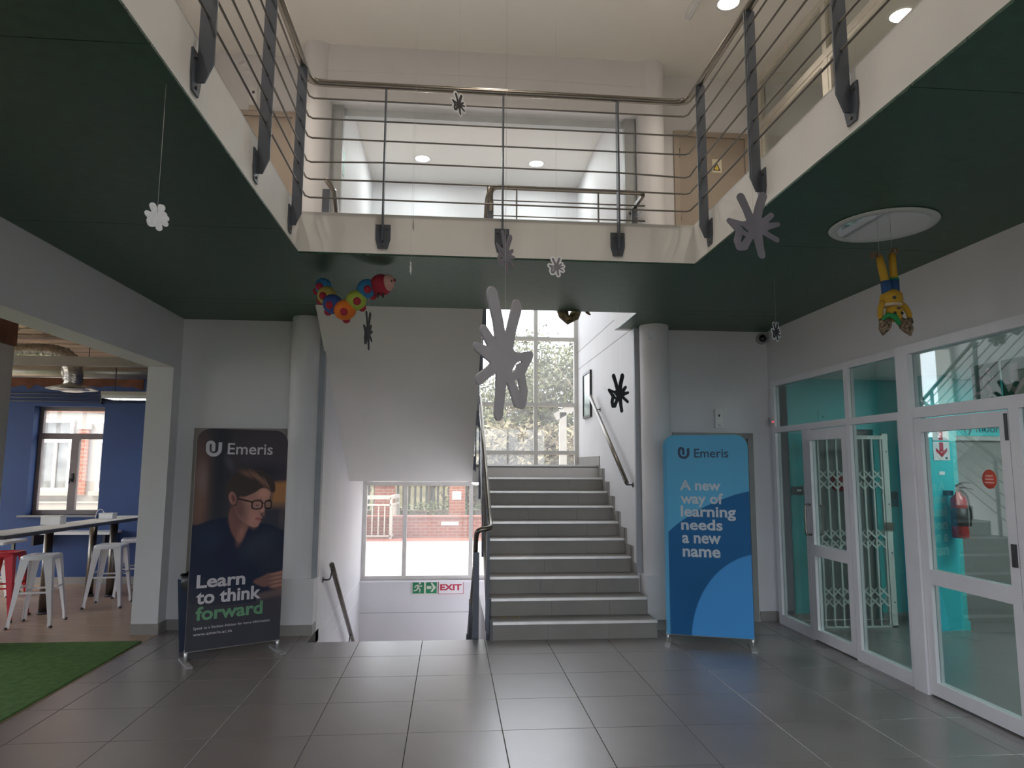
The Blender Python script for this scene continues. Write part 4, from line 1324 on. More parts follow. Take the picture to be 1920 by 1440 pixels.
    C = put(C, poly_dist(X, Y, [(-0.1, 0.62), (0.9, 0.36), (0.9, -0.2), (-0.1, -0.2)]), (0.022, 0.024, 0.031), 0.12, 0.75)
    return np.clip(C * 2.2 + 0.006, 0, 1)


def paint_blue(X, Y0):
    Y = Y0 + 0.085
    C = np.ones(X.shape + (3,)) * np.array((0.11, 0.45, 0.74))
    C = put(C, -(Y - 1.2), (0.14, 0.47, 0.74), 0.5, 0.6)
    arc1 = spline([(0.03, -0.2), (0.035, 1.017), (0.15, 1.115), (0.25, 1.185), (0.38, 1.262), (0.52, 1.325), (0.65, 1.375), (0.90, 1.44), (1.0, -0.2)], 6)
    C = put(C, poly_dist(X, Y, [(0.035, 0.0), (0.036, 1.017), (0.09, 1.068), (0.15, 1.115), (0.25, 1.185), (0.38, 1.262), (0.52, 1.325), (0.65, 1.375), (0.90, 1.44), (0.95, 0.0)]), (0.018, 0.135, 0.34), 0.003)
    C = put(C, poly_dist(X, Y, [(0.035, 0.0), (0.036, 0.75), (0.9, 0.75), (0.95, 0.0)]), (0.010, 0.092, 0.25), 0.3, 0.7)
    C = put(C, ell(X, Y, (0.90, 0.02), 0.675, 0.825), (0.07, 0.33, 0.76), 0.003)
    C = put(C, X - 0.034, (0.12, 0.40, 0.66), 0.002)
    return C


def banner(A, B, z0, H, r, label, paint, PM, edge_m, nu, nv):
    A, B = Vector((*A, 0)), Vector((*B, 0))
    D = (B - A)
    W = D.length
    D.normalize()
    N = Vector((D.y, -D.x, 0))               # towards the lobby
    bn = tag(empty('display_banner', (0, 0, 0)), label, 'banner')
    fn = lambda u, w_, d: A + D * u + Vector((0, 0, z0 + w_)) + N * d
    fn_print = lambda u, w_, d: fn(u, w_, 0.0165)
    MB().prism(banner_outline(W, H, r), fn, -0.016, 0.016).build('cloth', edge_m, bn)
    printed_face('print', W - 0.0, H, r, fn_print, bn, paint, nu, nv, PM)
    # tube frame feet
    MB().tube([fn(-0.004, 0.0, 0), fn(W + 0.004, 0.0, 0)], 0.011, 10).build('bottom_tube', mat('silver_tube', (0.62, 0.62, 0.62), 0.3, metal=0.7), bn)
    for u in (0.012, W - 0.012):
        MB().tube([fn(u, 0.015, 0), fn(u, -z0 + 0.012, 0)], 0.014, 10).build('leg', MATS['silver_tube'], bn)
        MB().obox(fn(u, -z0 + 0.006, 0), (0.025, 0.17, 0.006), D, N, (0, 0, 1)).build('foot', mat('grey_foot', (0.35, 0.35, 0.36), 0.4), bn)
    return bn, fn, D, N, W


def u_logo(bn, fn, u0, v0, h, m):
    """swirl shaped like a rounded U with a hook"""
    w_ = h * 0.94
    t = h * 0.105
    xl, xm, xr = u0 + t, u0 + w_ * 0.47, u0 + w_ - t
    yt, yb = v0 + h - t, v0 + t
    rr = (xr - xl) / 2
    r2 = (xm - xl) / 2
    pts = []
    pts += [(xm, v0 + h * 0.42)]
    pts += [(xm, yt - r2)] + arc(((xl + xm) / 2, yt - r2), r2, 0, PI, 10)
    pts += arc(((xl + xr) / 2, yb + rr), rr, PI, 2 * PI, 14)
    pts += [(xr, yt)]
    b = MB()
    L, Rr = [], []
    for i, p in enumerate(pts):
        a = pts[max(0, i - 1)]
        c = pts[min(len(pts) - 1, i + 1)]
        dx, dy = c[0] - a[0], c[1] - a[1]
        l = math.hypot(dx, dy) or 1
        nx, ny = -dy / l, dx / l
        L.append((p[0] + nx * t, p[1] + ny * t))
        Rr.append((p[0] - nx * t, p[1] - ny * t))
    for i in range(len(pts) - 1):
        q = [L[i], L[i + 1], Rr[i + 1], Rr[i]]
        b.add([fn(*p, 0.0172) for p in q], [(0, 1, 2, 3)])
    for c in (pts[0],):
        ring = [fn(c[0] + t * math.cos(2 * PI * k / 16), c[1] + t * math.sin(2 * PI * k / 16), 0.0172) for k in range(16)]
        b.add(ring, [tuple(range(16))])
    return b.build('logo', m, bn)


white_ink = mat('grey_white_ink', (0.62, 0.60, 0.65), 0.5)
bn, fn, D, N, W = banner((-2.155, 6.11), (-1.49, 6.50), 0.095, 1.84, 0.115, 'dark banner printed with a person in glasses and Learn to think forward', paint_portrait, print_mat('portrait_print'), mat('banner_edge_dark', (0.03, 0.03, 0.035), 0.6), 190, 420)
o3 = lambda u, z: fn(u, z - 0.095, 0.0175)
u_logo(bn, fn, 0.072, 1.694 - 0.095, 0.138, white_ink)
text_mesh('lettering', 'Emeris', 0.12, white_ink, bn, o3(0.25, 1.718), D, (0, 0, 1), bold=0.0012, width=0.386, height=0.096)
for body, u, z, wd, ht, m in (('Learn', 0.060, 0.603, 0.392, 0.104, white_ink), ('to think', 0.064, 0.472, 0.526, 0.108, white_ink), ('forward', 0.066, 0.340, 0.545, 0.108, mat('green_ink', (0.13, 0.33, 0.18), 0.5))):
    text_mesh('lettering', body, 0.13, m, bn, o3(u, z), D, (0, 0, 1), bold=0.0036, width=wd, height=ht)
text_mesh('lettering', 'Speak to a Student Advisor for more information.', 0.03, white_ink, bn, o3(0.055, 0.264), D, (0, 0, 1), width=0.628)
text_mesh('lettering', 'www.emeris.ac.za', 0.035, white_ink, bn, o3(0.056, 0.214), D, (0, 0, 1), width=0.307)

bn, fn, D, N, W = banner((2.035, 6.52), (2.765, 6.26), 0.085, 1.845, 0.115, 'blue banner reading A new way of learning needs a new name', paint_blue, print_mat('blue_print', 0.5), mat('banner_edge_blue', (0.12, 0.40, 0.66), 0.6), 150, 300)
o4 = lambda u, z: fn(u, z - 0.085, 0.0175)
navy_ink = mat('navy_ink', (0.010, 0.045, 0.115), 0.5)
u_logo(bn, fn, 0.14, 1.702 - 0.085, 0.115, navy_ink)
text_mesh('lettering', 'Emeris', 0.1, navy_ink, bn, o4(0.29, 1.718), D, (0, 0, 1), bold=0.0012, width=0.31, height=0.082)
pale_ink = mat('pale_blue_ink', (0.52, 0.60, 0.68), 0.5)
for body, u, z, wd, ht in (('A new', 0.152, 1.412, 0.370, 0.092), ('way of', 0.155, 1.287, 0.386, 0.096), ('learning', 0.154, 1.166, 0.496, 0.098), ('needs', 0.155, 1.044, 0.374, 0.096), ('a new', 0.161, 0.922, 0.350, 0.072), ('name', 0.163, 0.797, 0.340, 0.072)):
    text_mesh('lettering', body, 0.12, pale_ink, bn, o4(u, z), D, (0, 0, 1), bold=0.0032, width=wd, height=ht)

# bin behind the dark banner
bi = tag(empty('litter_bin', (-2.225, 6.62, 0)), 'dark blue bin with black liner behind the dark banner', 'bin')
b = MB()
for (z0, h0, z1, h1) in ((0.0, 0.115, 0.62, 0.15),):
    v = [(-h0, -h0, z0), (h0, -h0, z0), (h0, h0, z0), (-h0, h0, z0), (-h1, -h1, z1), (h1, -h1, z1), (h1, h1, z1), (-h1, h1, z1)]
    b.add(v, [(0, 3, 2, 1), (0, 1, 5, 4), (1, 2, 6, 5), (2, 3, 7, 6), (3, 0, 4, 7), (4, 5, 6, 7)])
b.build('body', mat('navy_bin_plastic', (0.012, 0.025, 0.06), 0.5), bi)
rnd = random.Random(5)
pts = [(0.162 * math.cos(t) * (1.1 if abs(math.cos(2 * t)) < 0.5 else 1), 0.162 * math.sin(t) * (1.1 if abs(math.cos(2 * t)) < 0.5 else 1)) for t in [2 * PI * k / 28 for k in range(28)]]
b = MB()
rings = []
for (z, s) in ((0.54, 1.03), (0.60, 1.09), (0.655, 1.05), (0.66, 0.95), (0.60, 0.9)):
    rings.append([(p[0] * s * rnd.uniform(0.95, 1.05), p[1] * s * rnd.uniform(0.95, 1.05), z + rnd.uniform(-0.018, 0.012)) for p in pts])
v = [p for r_ in rings for p in r_]
n = len(pts)
b.add(v, [(i * n + j, i * n + (j + 1) % n, (i + 1) * n + (j + 1) % n, (i + 1) * n + j) for i in range(4) for j in range(n)], True)
b.build('liner', black_pl, bi)

# ================================================================== small wall devices
em = tag(empty('emergency_light', (2.915, YB, 2.155)), 'white emergency light box on the wall above the blue banner', 'emergency light')
b = MB().prism(banner_outline(0.084, 0.21, 0.02, 4), lambda u, w_, d: (u - 0.042, -d, w_ - 0.10), 0.0, 0.05)
b.build('body', white_pl, em)
part('badge', dark_grey, em, (-0.008, 0.012, -0.0505, -0.05, 0.02, 0.045))
part('badge', dark_grey, em, (-0.012, 0.012, -0.0505, -0.05, -0.075, -0.07))
em = tag(empty('emergency_light', (-2.20, YB, 5.62)), 'white emergency light box above the gallery door at the posts', 'emergency light')
MB().prism(banner_outline(0.075, 0.22, 0.02, 4), lambda u, w_, d: (u - 0.037, -d, w_ - 0.11), 0.0, 0.05).build('body', white_pl, em)
part('badge', dark_grey, em, (-0.01, 0.015, -0.0505, -0.05, 0.02, 0.05))
part('lower_box', mat('beige_plastic', (0.50, 0.45, 0.38), 0.5), em, (-0.045, 0.04, -0.04, 0, -0.165, -0.11))
cc = tag(empty('security_camera', (3.445, YB - 0.045, 3.055)), 'small dome security camera in the corner under the turf', 'camera')
MB().lathe([(0.0, 0.04), (0.062, 0.04), (0.062, 0.012), (0.055, 0.0), (0.0, 0.0)], n=24, axis='y').build('base', mat('grey_camera_body', (0.30, 0.30, 0.31), 0.5), cc)
MB().ball((0, -0.002, 0), (0.042, 0.040, 0.042), 18, 12).build('dome', mat('black_dome', (0.008, 0.008, 0.01), 0.08), cc)
ms = tag(empty('door_sensor', (XR - 0.045, 7.245, 2.12)), 'small grey sensor box with red light beside the shopfront frame', 'sensor')
part('body', mat('grey_sensor', (0.42, 0.41, 0.43), 0.5), ms, (-0.02, 0.045, -0.05, 0.0, -0.045, 0.045))
MB().ball((0.006, -0.051, -0.002), (0.006, 0.003, 0.006), 10, 6).build('led', mat('red_led', (0.8, 0.02, 0.02), 0.4, emit=((1.0, 0.03, 0.06), 4.0)), ms)

# exit sign under the stair window
ex = tag(empty('exit_sign', (-0.16, YW - 0.025, -0.165)), 'green and white sign with running figure, arrow and EXIT below the window', 'sign')
sgreen = mat('sign_green', (0.012, 0.21, 0.10), 0.5)
scream = mat('sign_cream', (0.66, 0.70, 0.55), 0.5)
part('panel', scream, ex, (-0.385, -0.015, -0.012, 0, -0.097, 0.097))
p1_ = part('green_field', sgreen, ex, (-0.375, -0.208, -0.0135, -0.012, -0.085, 0.085))
p2_ = part('green_field', sgreen, ex, (-0.180, -0.020, -0.0135, -0.012, -0.085, 0.085))


def flat(name, m, parent, polys, y):
    b = MB()
    for pl in polys:
        b.prism(pl, lambda u, w_, d: (u, d, w_), y - 0.0012, y)
    return b.build(name, m, parent)


def stick(x0, y0, x1, y1, w_):
    dx, dy = x1 - x0, y1 - y0
    l = math.hypot(dx, dy)
    nx, ny = -dy / l * w_ / 2, dx / l * w_ / 2
    return [(x0 + nx, y0 + ny), (x0 - nx, y0 - ny), (x1 - nx, y1 - ny), (x1 + nx, y1 + ny)]


def runner(cx, cz, s):
    P_ = [stick(0.0, 0.34, -0.02, -0.02, 0.26), stick(0.02, 0.30, 0.32, 0.12, 0.11), stick(0.32, 0.12, 0.40, 0.28, 0.10), stick(-0.05, 0.34, -0.34, 0.22, 0.11), stick(-0.34, 0.22, -0.38, 0.0, 0.10),
          stick(0.0, 0.02, 0.22, -0.22, 0.15), stick(0.22, -0.20, 0.14, -0.52, 0.13), stick(-0.03, 0.0, -0.22, -0.28, 0.15), stick(-0.20, -0.28, -0.52, -0.30, 0.13), [(0.17 + 0.12 * math.cos(2 * PI * k / 14), 0.52 + 0.12 * math.sin(2 * PI * k / 14)) for k in range(14)]]
    return [[(cx + u * s, cz + w_ * s) for u, w_ in pl] for pl in P_]


flat('running_figure', scream, ex, runner(-0.292, -0.005, 0.13), -0.0136)
flat('arrow', scream, ex, [[(-0.165, -0.022), (-0.100, -0.022), (-0.100, 0.022), (-0.165, 0.022)], [(-0.110, -0.065), (-0.085, -0.065), (-0.030, 0.0), (-0.085, 0.065), (-0.110, 0.065), (-0.075, 0.0)]], -0.0136)
part('red_border', mat('sign_red', (0.50, 0.03, 0.07), 0.5), ex, (0.005, 0.378, -0.012, 0, -0.097, 0.097))
part('white_field', mat('sign_white', (0.80, 0.78, 0.80), 0.5), ex, (0.012, 0.371, -0.0135, -0.012, -0.090, 0.090))
text_mesh('lettering', 'EXIT', 0.1, MATS['sign_red'], ex, (0.030, -0.0142, -0.040), (1, 0, 0), (0, 0, 1), bold=0.004, width=0.32, height=0.085)
ex.location.x = -0.155

ws_ = tag(empty('exit_sign', (SXL, 7.68, 5.12)), 'pale green escape sign high on the stair hall wall above the upper flight', 'sign')
part('plate', mat('pale_green_sign', (0.45, 0.62, 0.55), 0.5), ws_, (0.0, 0.008, -0.22, 0.22, -0.14, 0.16))
pg_ = mat('faded_green', (0.16, 0.42, 0.30), 0.5)
part('green_field', pg_, ws_, (0.008, 0.0092, -0.20, -0.01, -0.12, 0.14))
part('green_field', pg_, ws_, (0.008, 0.0092, 0.01, 0.20, -0.12, 0.14))
b = MB()
for pl in runner(-0.105, 0.01, 0.16) + [stick(0.05, 0.01, 0.12, 0.01, 0.05), [(0.11, -0.06), (0.17, 0.01), (0.11, 0.08)]]:
    b.prism(pl, lambda u, w_, d: (d, u, w_), 0.0092, 0.0104)
b.build('pictogram', MATS['pale_green_sign'], ws_)

# ================================================================== shopfront
sf = tag(empty('window_6'), 'white aluminium shopfront of glass panes on the right of the lobby', 'window', kind='structure')
FX0, FX1 = XR - 0.03, XR + 0.03
def bar(parent, y0, y1, z0, z1, name='frame_bar', x0=FX0, x1=FX1):
    return part(name, alu_w, parent, (x0, x1, y0, y1, z0, z1))
bar(sf, 7.17, 7.24, 0, 2.56)                      # end jamb
bar(sf, 5.765, 5.83, 0, 2.50)                     # mullion
bar(sf, 4.93, 5.07, 0, 2.56, x0=FX0 - 0.02)       # broad post
bar(sf, 1.2, 1.3, 0, 2.56)
bar(sf, 5.07, 7.17, 2.50, 2.56)
bar(sf, 1.3, 4.93, 2.49, 2.56, x0=FX0 - 0.02)
bar(sf, 5.83, 7.17, 2.00, 2.06)
bar(sf, 5.07, 5.765, 2.00, 2.06)
bar(sf, 1.3, 4.93, 2.00, 2.08)
bar(sf, 6.60, 7.17, 0, 0.10)
bar(sf, 5.07, 5.765, 0, 0.10)
bar(sf, 6.54, 6.60, 0, 2.0)                       # door jamb
bar(sf, 5.07, 5.12, 0.10, 2.0)
bar(sf, 3.95, 4.03, 0, 2.0)
bar(sf, 1.3, 3.95, 0, 0.10)
bar(sf, 2.6, 2.66, 0.1, 2.0)
def pane(parent, y0, y1, z0, z1, x=XR):
    return part('pane', glass_shop, parent, (x - 0.003, x + 0.003, y0, y1, z0, z1))
pane(sf, 5.83, 7.17, 2.06, 2.50)
pane(sf, 5.07, 5.765, 2.06, 2.50)
pane(sf, 1.3, 4.93, 2.08, 2.49)
pane(sf, 6.60, 7.17, 0.10, 2.0)
pane(sf, 5.12, 5.765, 0.10, 2.0)
pane(sf, 2.66, 3.95, 0.10, 2.0)
pane(sf, 1.3, 2.6, 0.10, 2.0)


def glass_door(n, y0, y1, label, handle_y, stile=0.075):
    d = tag(empty('door_%d' % n), label, 'door', kind='structure')
    bar(d, y0, y0 + stile, 0.012, 1.99, 'stile')
    bar(d, y1 - stile, y1, 0.012, 1.99, 'stile')
    bar(d, y0 + stile, y1 - stile, 0.012, 0.105, 'bottom_rail')
    bar(d, y0 + stile, y1 - stile, 0.79, 0.895, 'middle_rail')
    bar(d, y0 + stile, y1 - stile, 1.89, 1.99, 'top_rail')
    pane(d, y0 + stile, y1 - stile, 0.105, 0.79)
    pane(d, y0 + stile, y1 - stile, 0.895, 1.89)
    for s in (-1, 1) if handle_y else ():
        h = MB().tube(smooth_corner([(XR + s * 0.03, handle_y, 1.27), (XR + s * 0.085, handle_y, 1.27), (XR + s * 0.085, handle_y, 0.985), (XR + s * 0.03, handle_y, 0.985)], 0.03), 0.010, 10)
        h.build('pull_handle', steel, d)
    return d


glass_door(7, 5.835, 6.535, 'white framed glass door before the trellis gate', 6.50)
gd = glass_door(8, 4.035, 4.925, 'white framed glass door with the red round sticker', None)
part('lock', dark_grey, gd, (XR - 0.045, XR - 0.03, 4.045, 4.075, 1.02, 1.16))
bk = MB()
bk.lathe([(0.0, 0.0), (0.062, 0.0), (0.062, 0.0006)], n=40, axis='x', c=(XR - 0.0042, 4.255, 1.555))
st_ = bk.build('round_sticker', mat('coral_sticker', (0.72, 0.10, 0.06), 0.5), gd)
for k, wd in enumerate((0.066, 0.072, 0.080)):      # three short illegible lines of print
    part('print_line', mat('pale_sticker_print', (0.80, 0.42, 0.36), 0.5), st_, (XR - 0.0052, XR - 0.0044, 4.255 - wd / 2, 4.255 + wd / 2, 1.572 - k * 0.022, 1.582 - k * 0.022))
# hydraulic closer of the glass door
part('closer', dark_grey, gd, (XR - 0.035, XR + 0.03, 4.04, 4.065, 1.80, 1.97))

# escape sign on the transom glass
es = tag(empty('exit_sign', (XR + 0.02, 4.20, 2.185)), 'green escape sign with running figure and down arrow behind the transom glass', 'sign')
sg2 = mat('sign_bottle_green', (0.015, 0.15, 0.085), 0.5)
for k, y0 in enumerate((4.125, 3.87)):
    q = part('green_plate', sg2, es, (-0.004, 0.004, y0 - 4.20 + 0.006, y0 - 4.20 + 0.24, -0.13, 0.13))
pk = mat('sign_pale_pink', (0.50, 0.38, 0.34), 0.5)
b = MB()
for pl in runner(0.045, -0.01, 0.17):
    b.prism([(-u + 0.09, w_) for u, w_ in pl][::-1], lambda u, w_, d: (d, u, w_), -0.0065, -0.005)
b.build('running_figure', pk, es)
b = MB()
for pl in ([(-0.225, 0.10), (-0.165, 0.10), (-0.165, -0.02), (-0.225, -0.02)], [(-0.30, 0.0), (-0.26, 0.0), (-0.195, -0.055), (-0.13, 0.0), (-0.10, 0.0), (-0.195, -0.105)]):
    b.prism(pl, lambda u, w_, d: (d, u, w_), -0.0065, -0.005)
b.build('arrow', pk, es)

# trellis gate
tg = tag(empty('trellis_gate', (3.70, 7.0, 0)), 'white folding trellis security gate behind the glass door', 'security gate')
gm = mat('white_gate_paint', (0.62, 0.65, 0.62), 0.5)
part('end_stile', gm, tg, (0.865, 0.925, -0.02, 0.02, 0.0, 1.99))
part('end_stile', gm, tg, (0.03, 0.07, -0.02, 0.02, 0.0, 1.99))
part('top_track', gm, tg, (0.02, 0.925, -0.025, 0.025, 1.93, 1.97))
part('bottom_track', gm, tg, (0.02, 0.925, -0.02, 0.02, 0.0, 0.012))
bars = [0.155 + 0.0995 * i for i in range(8)]
for x in bars:
    part('bar', gm, tg, (x - 0.009, x + 0.009, -0.012, 0.012, 0.03, 1.93))
    MB().ball((x, 0, 0.02), 0.016, 10, 6).build('roller', gm, tg)
for zc in (1.50, 0.89, 0.30):
    for i in range(len(bars) - 1):
        xa, xb = bars[i], bars[i + 1]
        for s in (-1, 1):
            for dz in (-0.052, 0.052):
                zz = zc + 0.0 + dz
                d_ = Vector((xb - xa + 0.02, 0, s * 0.115)).normalized()
                MB().obox(((xa + xb) / 2, 0.014 * s, zz), (0.075, 0.003, 0.008), d_, (0, 1, 0), d_.cross(Vector((0, 1, 0)))).build('lattice_link', gm, tg)
part('lock', steel, tg, (0.85, 0.935, -0.03, -0.02, 0.98, 1.06))
for z in (0.25, 0.75, 1.25, 1.80):
    MB().ball((0.905, -0.02, z), 0.008, 8, 5).build('screw', dark_grey, tg)
rd = tag(empty('round_sign', (4.262, 7.325, 1.467)), 'round red sign on the dark door behind the trellis gate', 'sign')
MB().lathe([(0.0, -0.006), (0.10, -0.006), (0.10, 0.0)], n=32, axis='y').build('disc', mat('dark_red_sign', (0.45, 0.03, 0.05), 0.5), rd)
sw = tag(empty('switch_box', (3.80, 7.25, 1.385)), 'white switch with dark box on the turquoise wall beside the gate', 'switch')
part('plate', white_pl, sw, (0.0, 0.075, -0.025, 0, -0.06, 0.06))
part('dark_box', dark_grey, sw, (-0.115, -0.005, -0.035, 0, -0.05, 0.04))
part('label', white_pl, sw, (-0.08, -0.03, -0.0355, -0.035, -0.012, 0.01))
sw = tag(empty('switch_box', (4.82, 7.25, 1.30)), 'dark keypad on the turquoise wall by the gate stile', 'switch')
part('body', mat('teal_grey_box', (0.03, 0.10, 0.12), 0.4), sw, (-0.05, 0.05, -0.03, 0, -0.09, 0.075))
part('screen', black_pl, sw, (-0.035, 0.035, -0.0315, -0.03, 0.0, 0.055))

# fire extinguisher
fe = tag(empty('fire_extinguisher', (5.15, 6.68, 0.93)), 'red fire extinguisher on the turquoise pier behind the glass door', 'fire extinguisher')
fred = mat('extinguisher_red', (0.42, 0.02, 0.025), 0.35)
MB().lathe([(0.0, 0.0), (0.068, 0.0), (0.075, 0.012), (0.075, 0.36), (0.066, 0.40), (0.03, 0.43), (0.025, 0.46), (0.0, 0.46)], n=28).build('cylinder', fred, fe)
MB().lathe([(0.0755, 0.12), (0.0760, 0.12), (0.0760, 0.30), (0.0755, 0.30)], n=28).build('label_wrap', mat('extinguisher_label', (0.05, 0.05, 0.055), 0.5, vary=0.7, scale=30), fe)
MB().cyl((0, 0, 0.45), (0, 0, 0.52), 0.018, 12).build('valve', dark_grey, fe)
MB().tube([(-0.02, 0, 0.52), (0.05, -0.01, 0.555), (0.13, -0.02, 0.55)], [0.009, 0.008, 0.006], 8).build('lever', black_pl, fe)
MB().tube([(0.0, 0, 0.50), (0.06, -0.01, 0.505), (0.15, -0.02, 0.485)], [0.009, 0.008, 0.006], 8).build('handle', black_pl, fe)
MB().tube(smooth_corner([(0.0, 0, 0.49), (0.05, -0.06, 0.44), (0.07, -0.075, 0.25), (0.06, -0.07, 0.12)], 0.05), 0.010, 8).build('hose', black_pl, fe)
part('bracket', dark_grey, fe, (-0.07, -0.01, 0.05, 0.12, 0.42, 0.47))
sn = tag(empty('fire_sign', (5.09, 6.80, 1.83)), 'white sign with red down arrow above the fire extinguisher', 'sign')
part('plate', mat('fire_sign_white', (0.70, 0.70, 0.70), 0.5), sn, (-0.09, 0.09, -0.006, 0, -0.12, 0.07))
part('plate', MATS['fire_sign_white'], sn, (-0.09, 0.09, -0.006, 0, 0.085, 0.26))
sred = mat('fire_sign_red', (0.45, 0.015, 0.03), 0.5)
flat('arrow', sred, sn, [[(-0.022, -0.03), (0.022, -0.03), (0.022, 0.065), (-0.022, 0.065)], [(-0.062, 0.01), (-0.062, -0.025), (0.0, -0.09), (0.062, -0.025), (0.062, 0.01), (0.0, -0.045)]], -0.006)
flat('stem', sred, sn, [[(-0.022, 0.09), (0.022, 0.09), (0.022, 0.24), (-0.022, 0.24)]], -0.006)
flat('mark', dark_grey, sn, [[(0.05 + 0.014 * math.cos(2 * PI * k / 10), -0.098 + 0.014 * math.sin(2 * PI * k / 10)) for k in range(10)]], -0.006)
nt_ = tag(part('small_label', white_pl, None, (5.05, 5.11, 6.794, 6.8, 1.56, 1.595)), 'tiny white label on the turquoise pier under the arrow sign', 'label')
# lettering above the grey door
lt = tag(empty('wall_lettering', (0, 0, 0)), 'dark teal letters ry moon on the turquoise wall above the grey door', 'lettering')
text_mesh('letters', 'ry moon', 0.12, mat('deep_teal_letter', (0.008, 0.075, 0.095), 0.5), lt, (5.56, 7.049, 2.02), (1, 0, 0), (0, 0, 1), bold=0.002, width=0.42)

# panel lights added out of view to brighten the turquoise room
for (yy_, lb) in ((5.7, 'added unseen panel light nearest the trellis gate'), (3.2, 'added unseen panel light mid turquoise room'), (0.7, 'added unseen panel light far from the trellis gate')):
    tl_ = tag(empty('added_panel_light', (5.7, yy_, 2.60)), lb, 'ceiling light')
    part('frame', white_pl, tl_, (-0.3, 0.3, -0.3, 0.3, -0.012, 0.0))
    part('diffuser', mat('added_panel_diffuser', (0.9, 0.9, 0.9), 0.5, emit=((0.95, 1.0, 0.98), 38.0)), tl_, (-0.28, 0.28, -0.28, 0.28, -0.014, -0.012))
# ================================================================== blue room furniture
TXF = [(-3.95, 9.68), (-4.34, 9.67), (-4.56, 7.02), (-4.17, 7.02)]
tb = tag(empty('bar_table', (0, 0, 0)), 'long white bar table on steel legs in the blue room', 'table')
MB().prism(TXF[::-1], lambda u, w_, d: (u, w_, d), 0.915, 0.95).build('tabletop', mat('dark_table_edge', (0.10, 0.10, 0.11), 0.5), tb)
MB().prism(TXF[::-1], lambda u, w_, d: (u, w_, d), 0.950, 0.956).build('top_sheet', mat('white_laminate', (0.82, 0.82, 0.80), 0.55, spec=0.1), tb)
for (x, y) in ((-4.41, 8.2), (-4.45, 9.25), (-4.19, 9.22), (-4.42, 7.2)):
    MB().cyl((x, y, 0.0), (x, y, 0.915), 0.045, 18).build('leg', steel, tb)
    MB().lathe([(0.0, 0.0), (0.055, 0.0), (0.055, 0.02), (0.045, 0.025)], (x, y, 0), 18).build('foot_ring', dark_grey, tb)
MB().tube([(-4.02, 9.6, 0.90), (-4.02, 9.6, 0.66)], 0.008, 8).build('cable_drop', white_pl, tb)


def carton(x, y, w_, d, h, rz, label):
    c = tag(empty('white_carton', (x, y, 0.956), rz), label, 'box')
    part('tray', white_pl, c, (-w_ / 2, w_ / 2, -d / 2, d / 2, 0, h))
    part('lid', mat('pale_carton_lid', (0.68, 0.69, 0.67), 0.5), c, (-w_ / 2 - 0.004, w_ / 2 + 0.004, -d / 2 - 0.004, d / 2 + 0.004, h, h + 0.012))
    part('slot', dark_grey, c, (-w_ / 4, w_ / 4, -0.012, 0.012, h + 0.012, h + 0.0125))
    return c


carton(-4.43, 8.30, 0.20, 0.14, 0.085, 0.05, 'white carton on the bar table nearer the grey column')
carton(-4.22, 9.10, 0.16, 0.12, 0.06, 0.0, 'white carton on the bar table below the window frame')
tag(MB().prism([(-4.36, 9.02), (-4.13, 9.02), (-4.13, 9.18), (-4.36, 9.18)], lambda u, w_, d: (u, w_, d), 0.956, 0.9559).build('paper_sheet', white_pl), 'white sheet under the smaller carton on the bar table', 'paper')
lp = tag(MB().tube([(-4.36 + 0.055 * math.cos(t), 9.2, 0.957 + 0.11 * math.sin(t)) for t in [PI * k / 14 for k in range(15)]], 0.004, 6).build('wire_loop', white_pl), 'thin white cable loop on the bar table below the window', 'cable')

# counter on the navy wall and low side table
wc = tag(empty('wall_counter'), 'white counter board along the navy wall under the window', 'counter')
part('board', white_pl, wc, (-5.6, -4.50, 9.78, 10.13, 0.70, 0.73))
for x in (-5.5, -4.6):
    part('bracket', dark_grey, wc, (x - 0.015, x + 0.015, 9.85, 10.13, 0.55, 0.70))
sd = tag(empty('side_table'), 'white table end at the grey column in the blue room', 'table')
part('tabletop', white_pl, sd, (-5.7, -4.97, 8.35, 8.80, 0.72, 0.75))
for x in (-5.6, -5.08):
    for y in (8.42, 8.73):
        part('leg', steel, sd, (x - 0.015, x + 0.015, y - 0.015, y + 0.015, 0, 0.72))


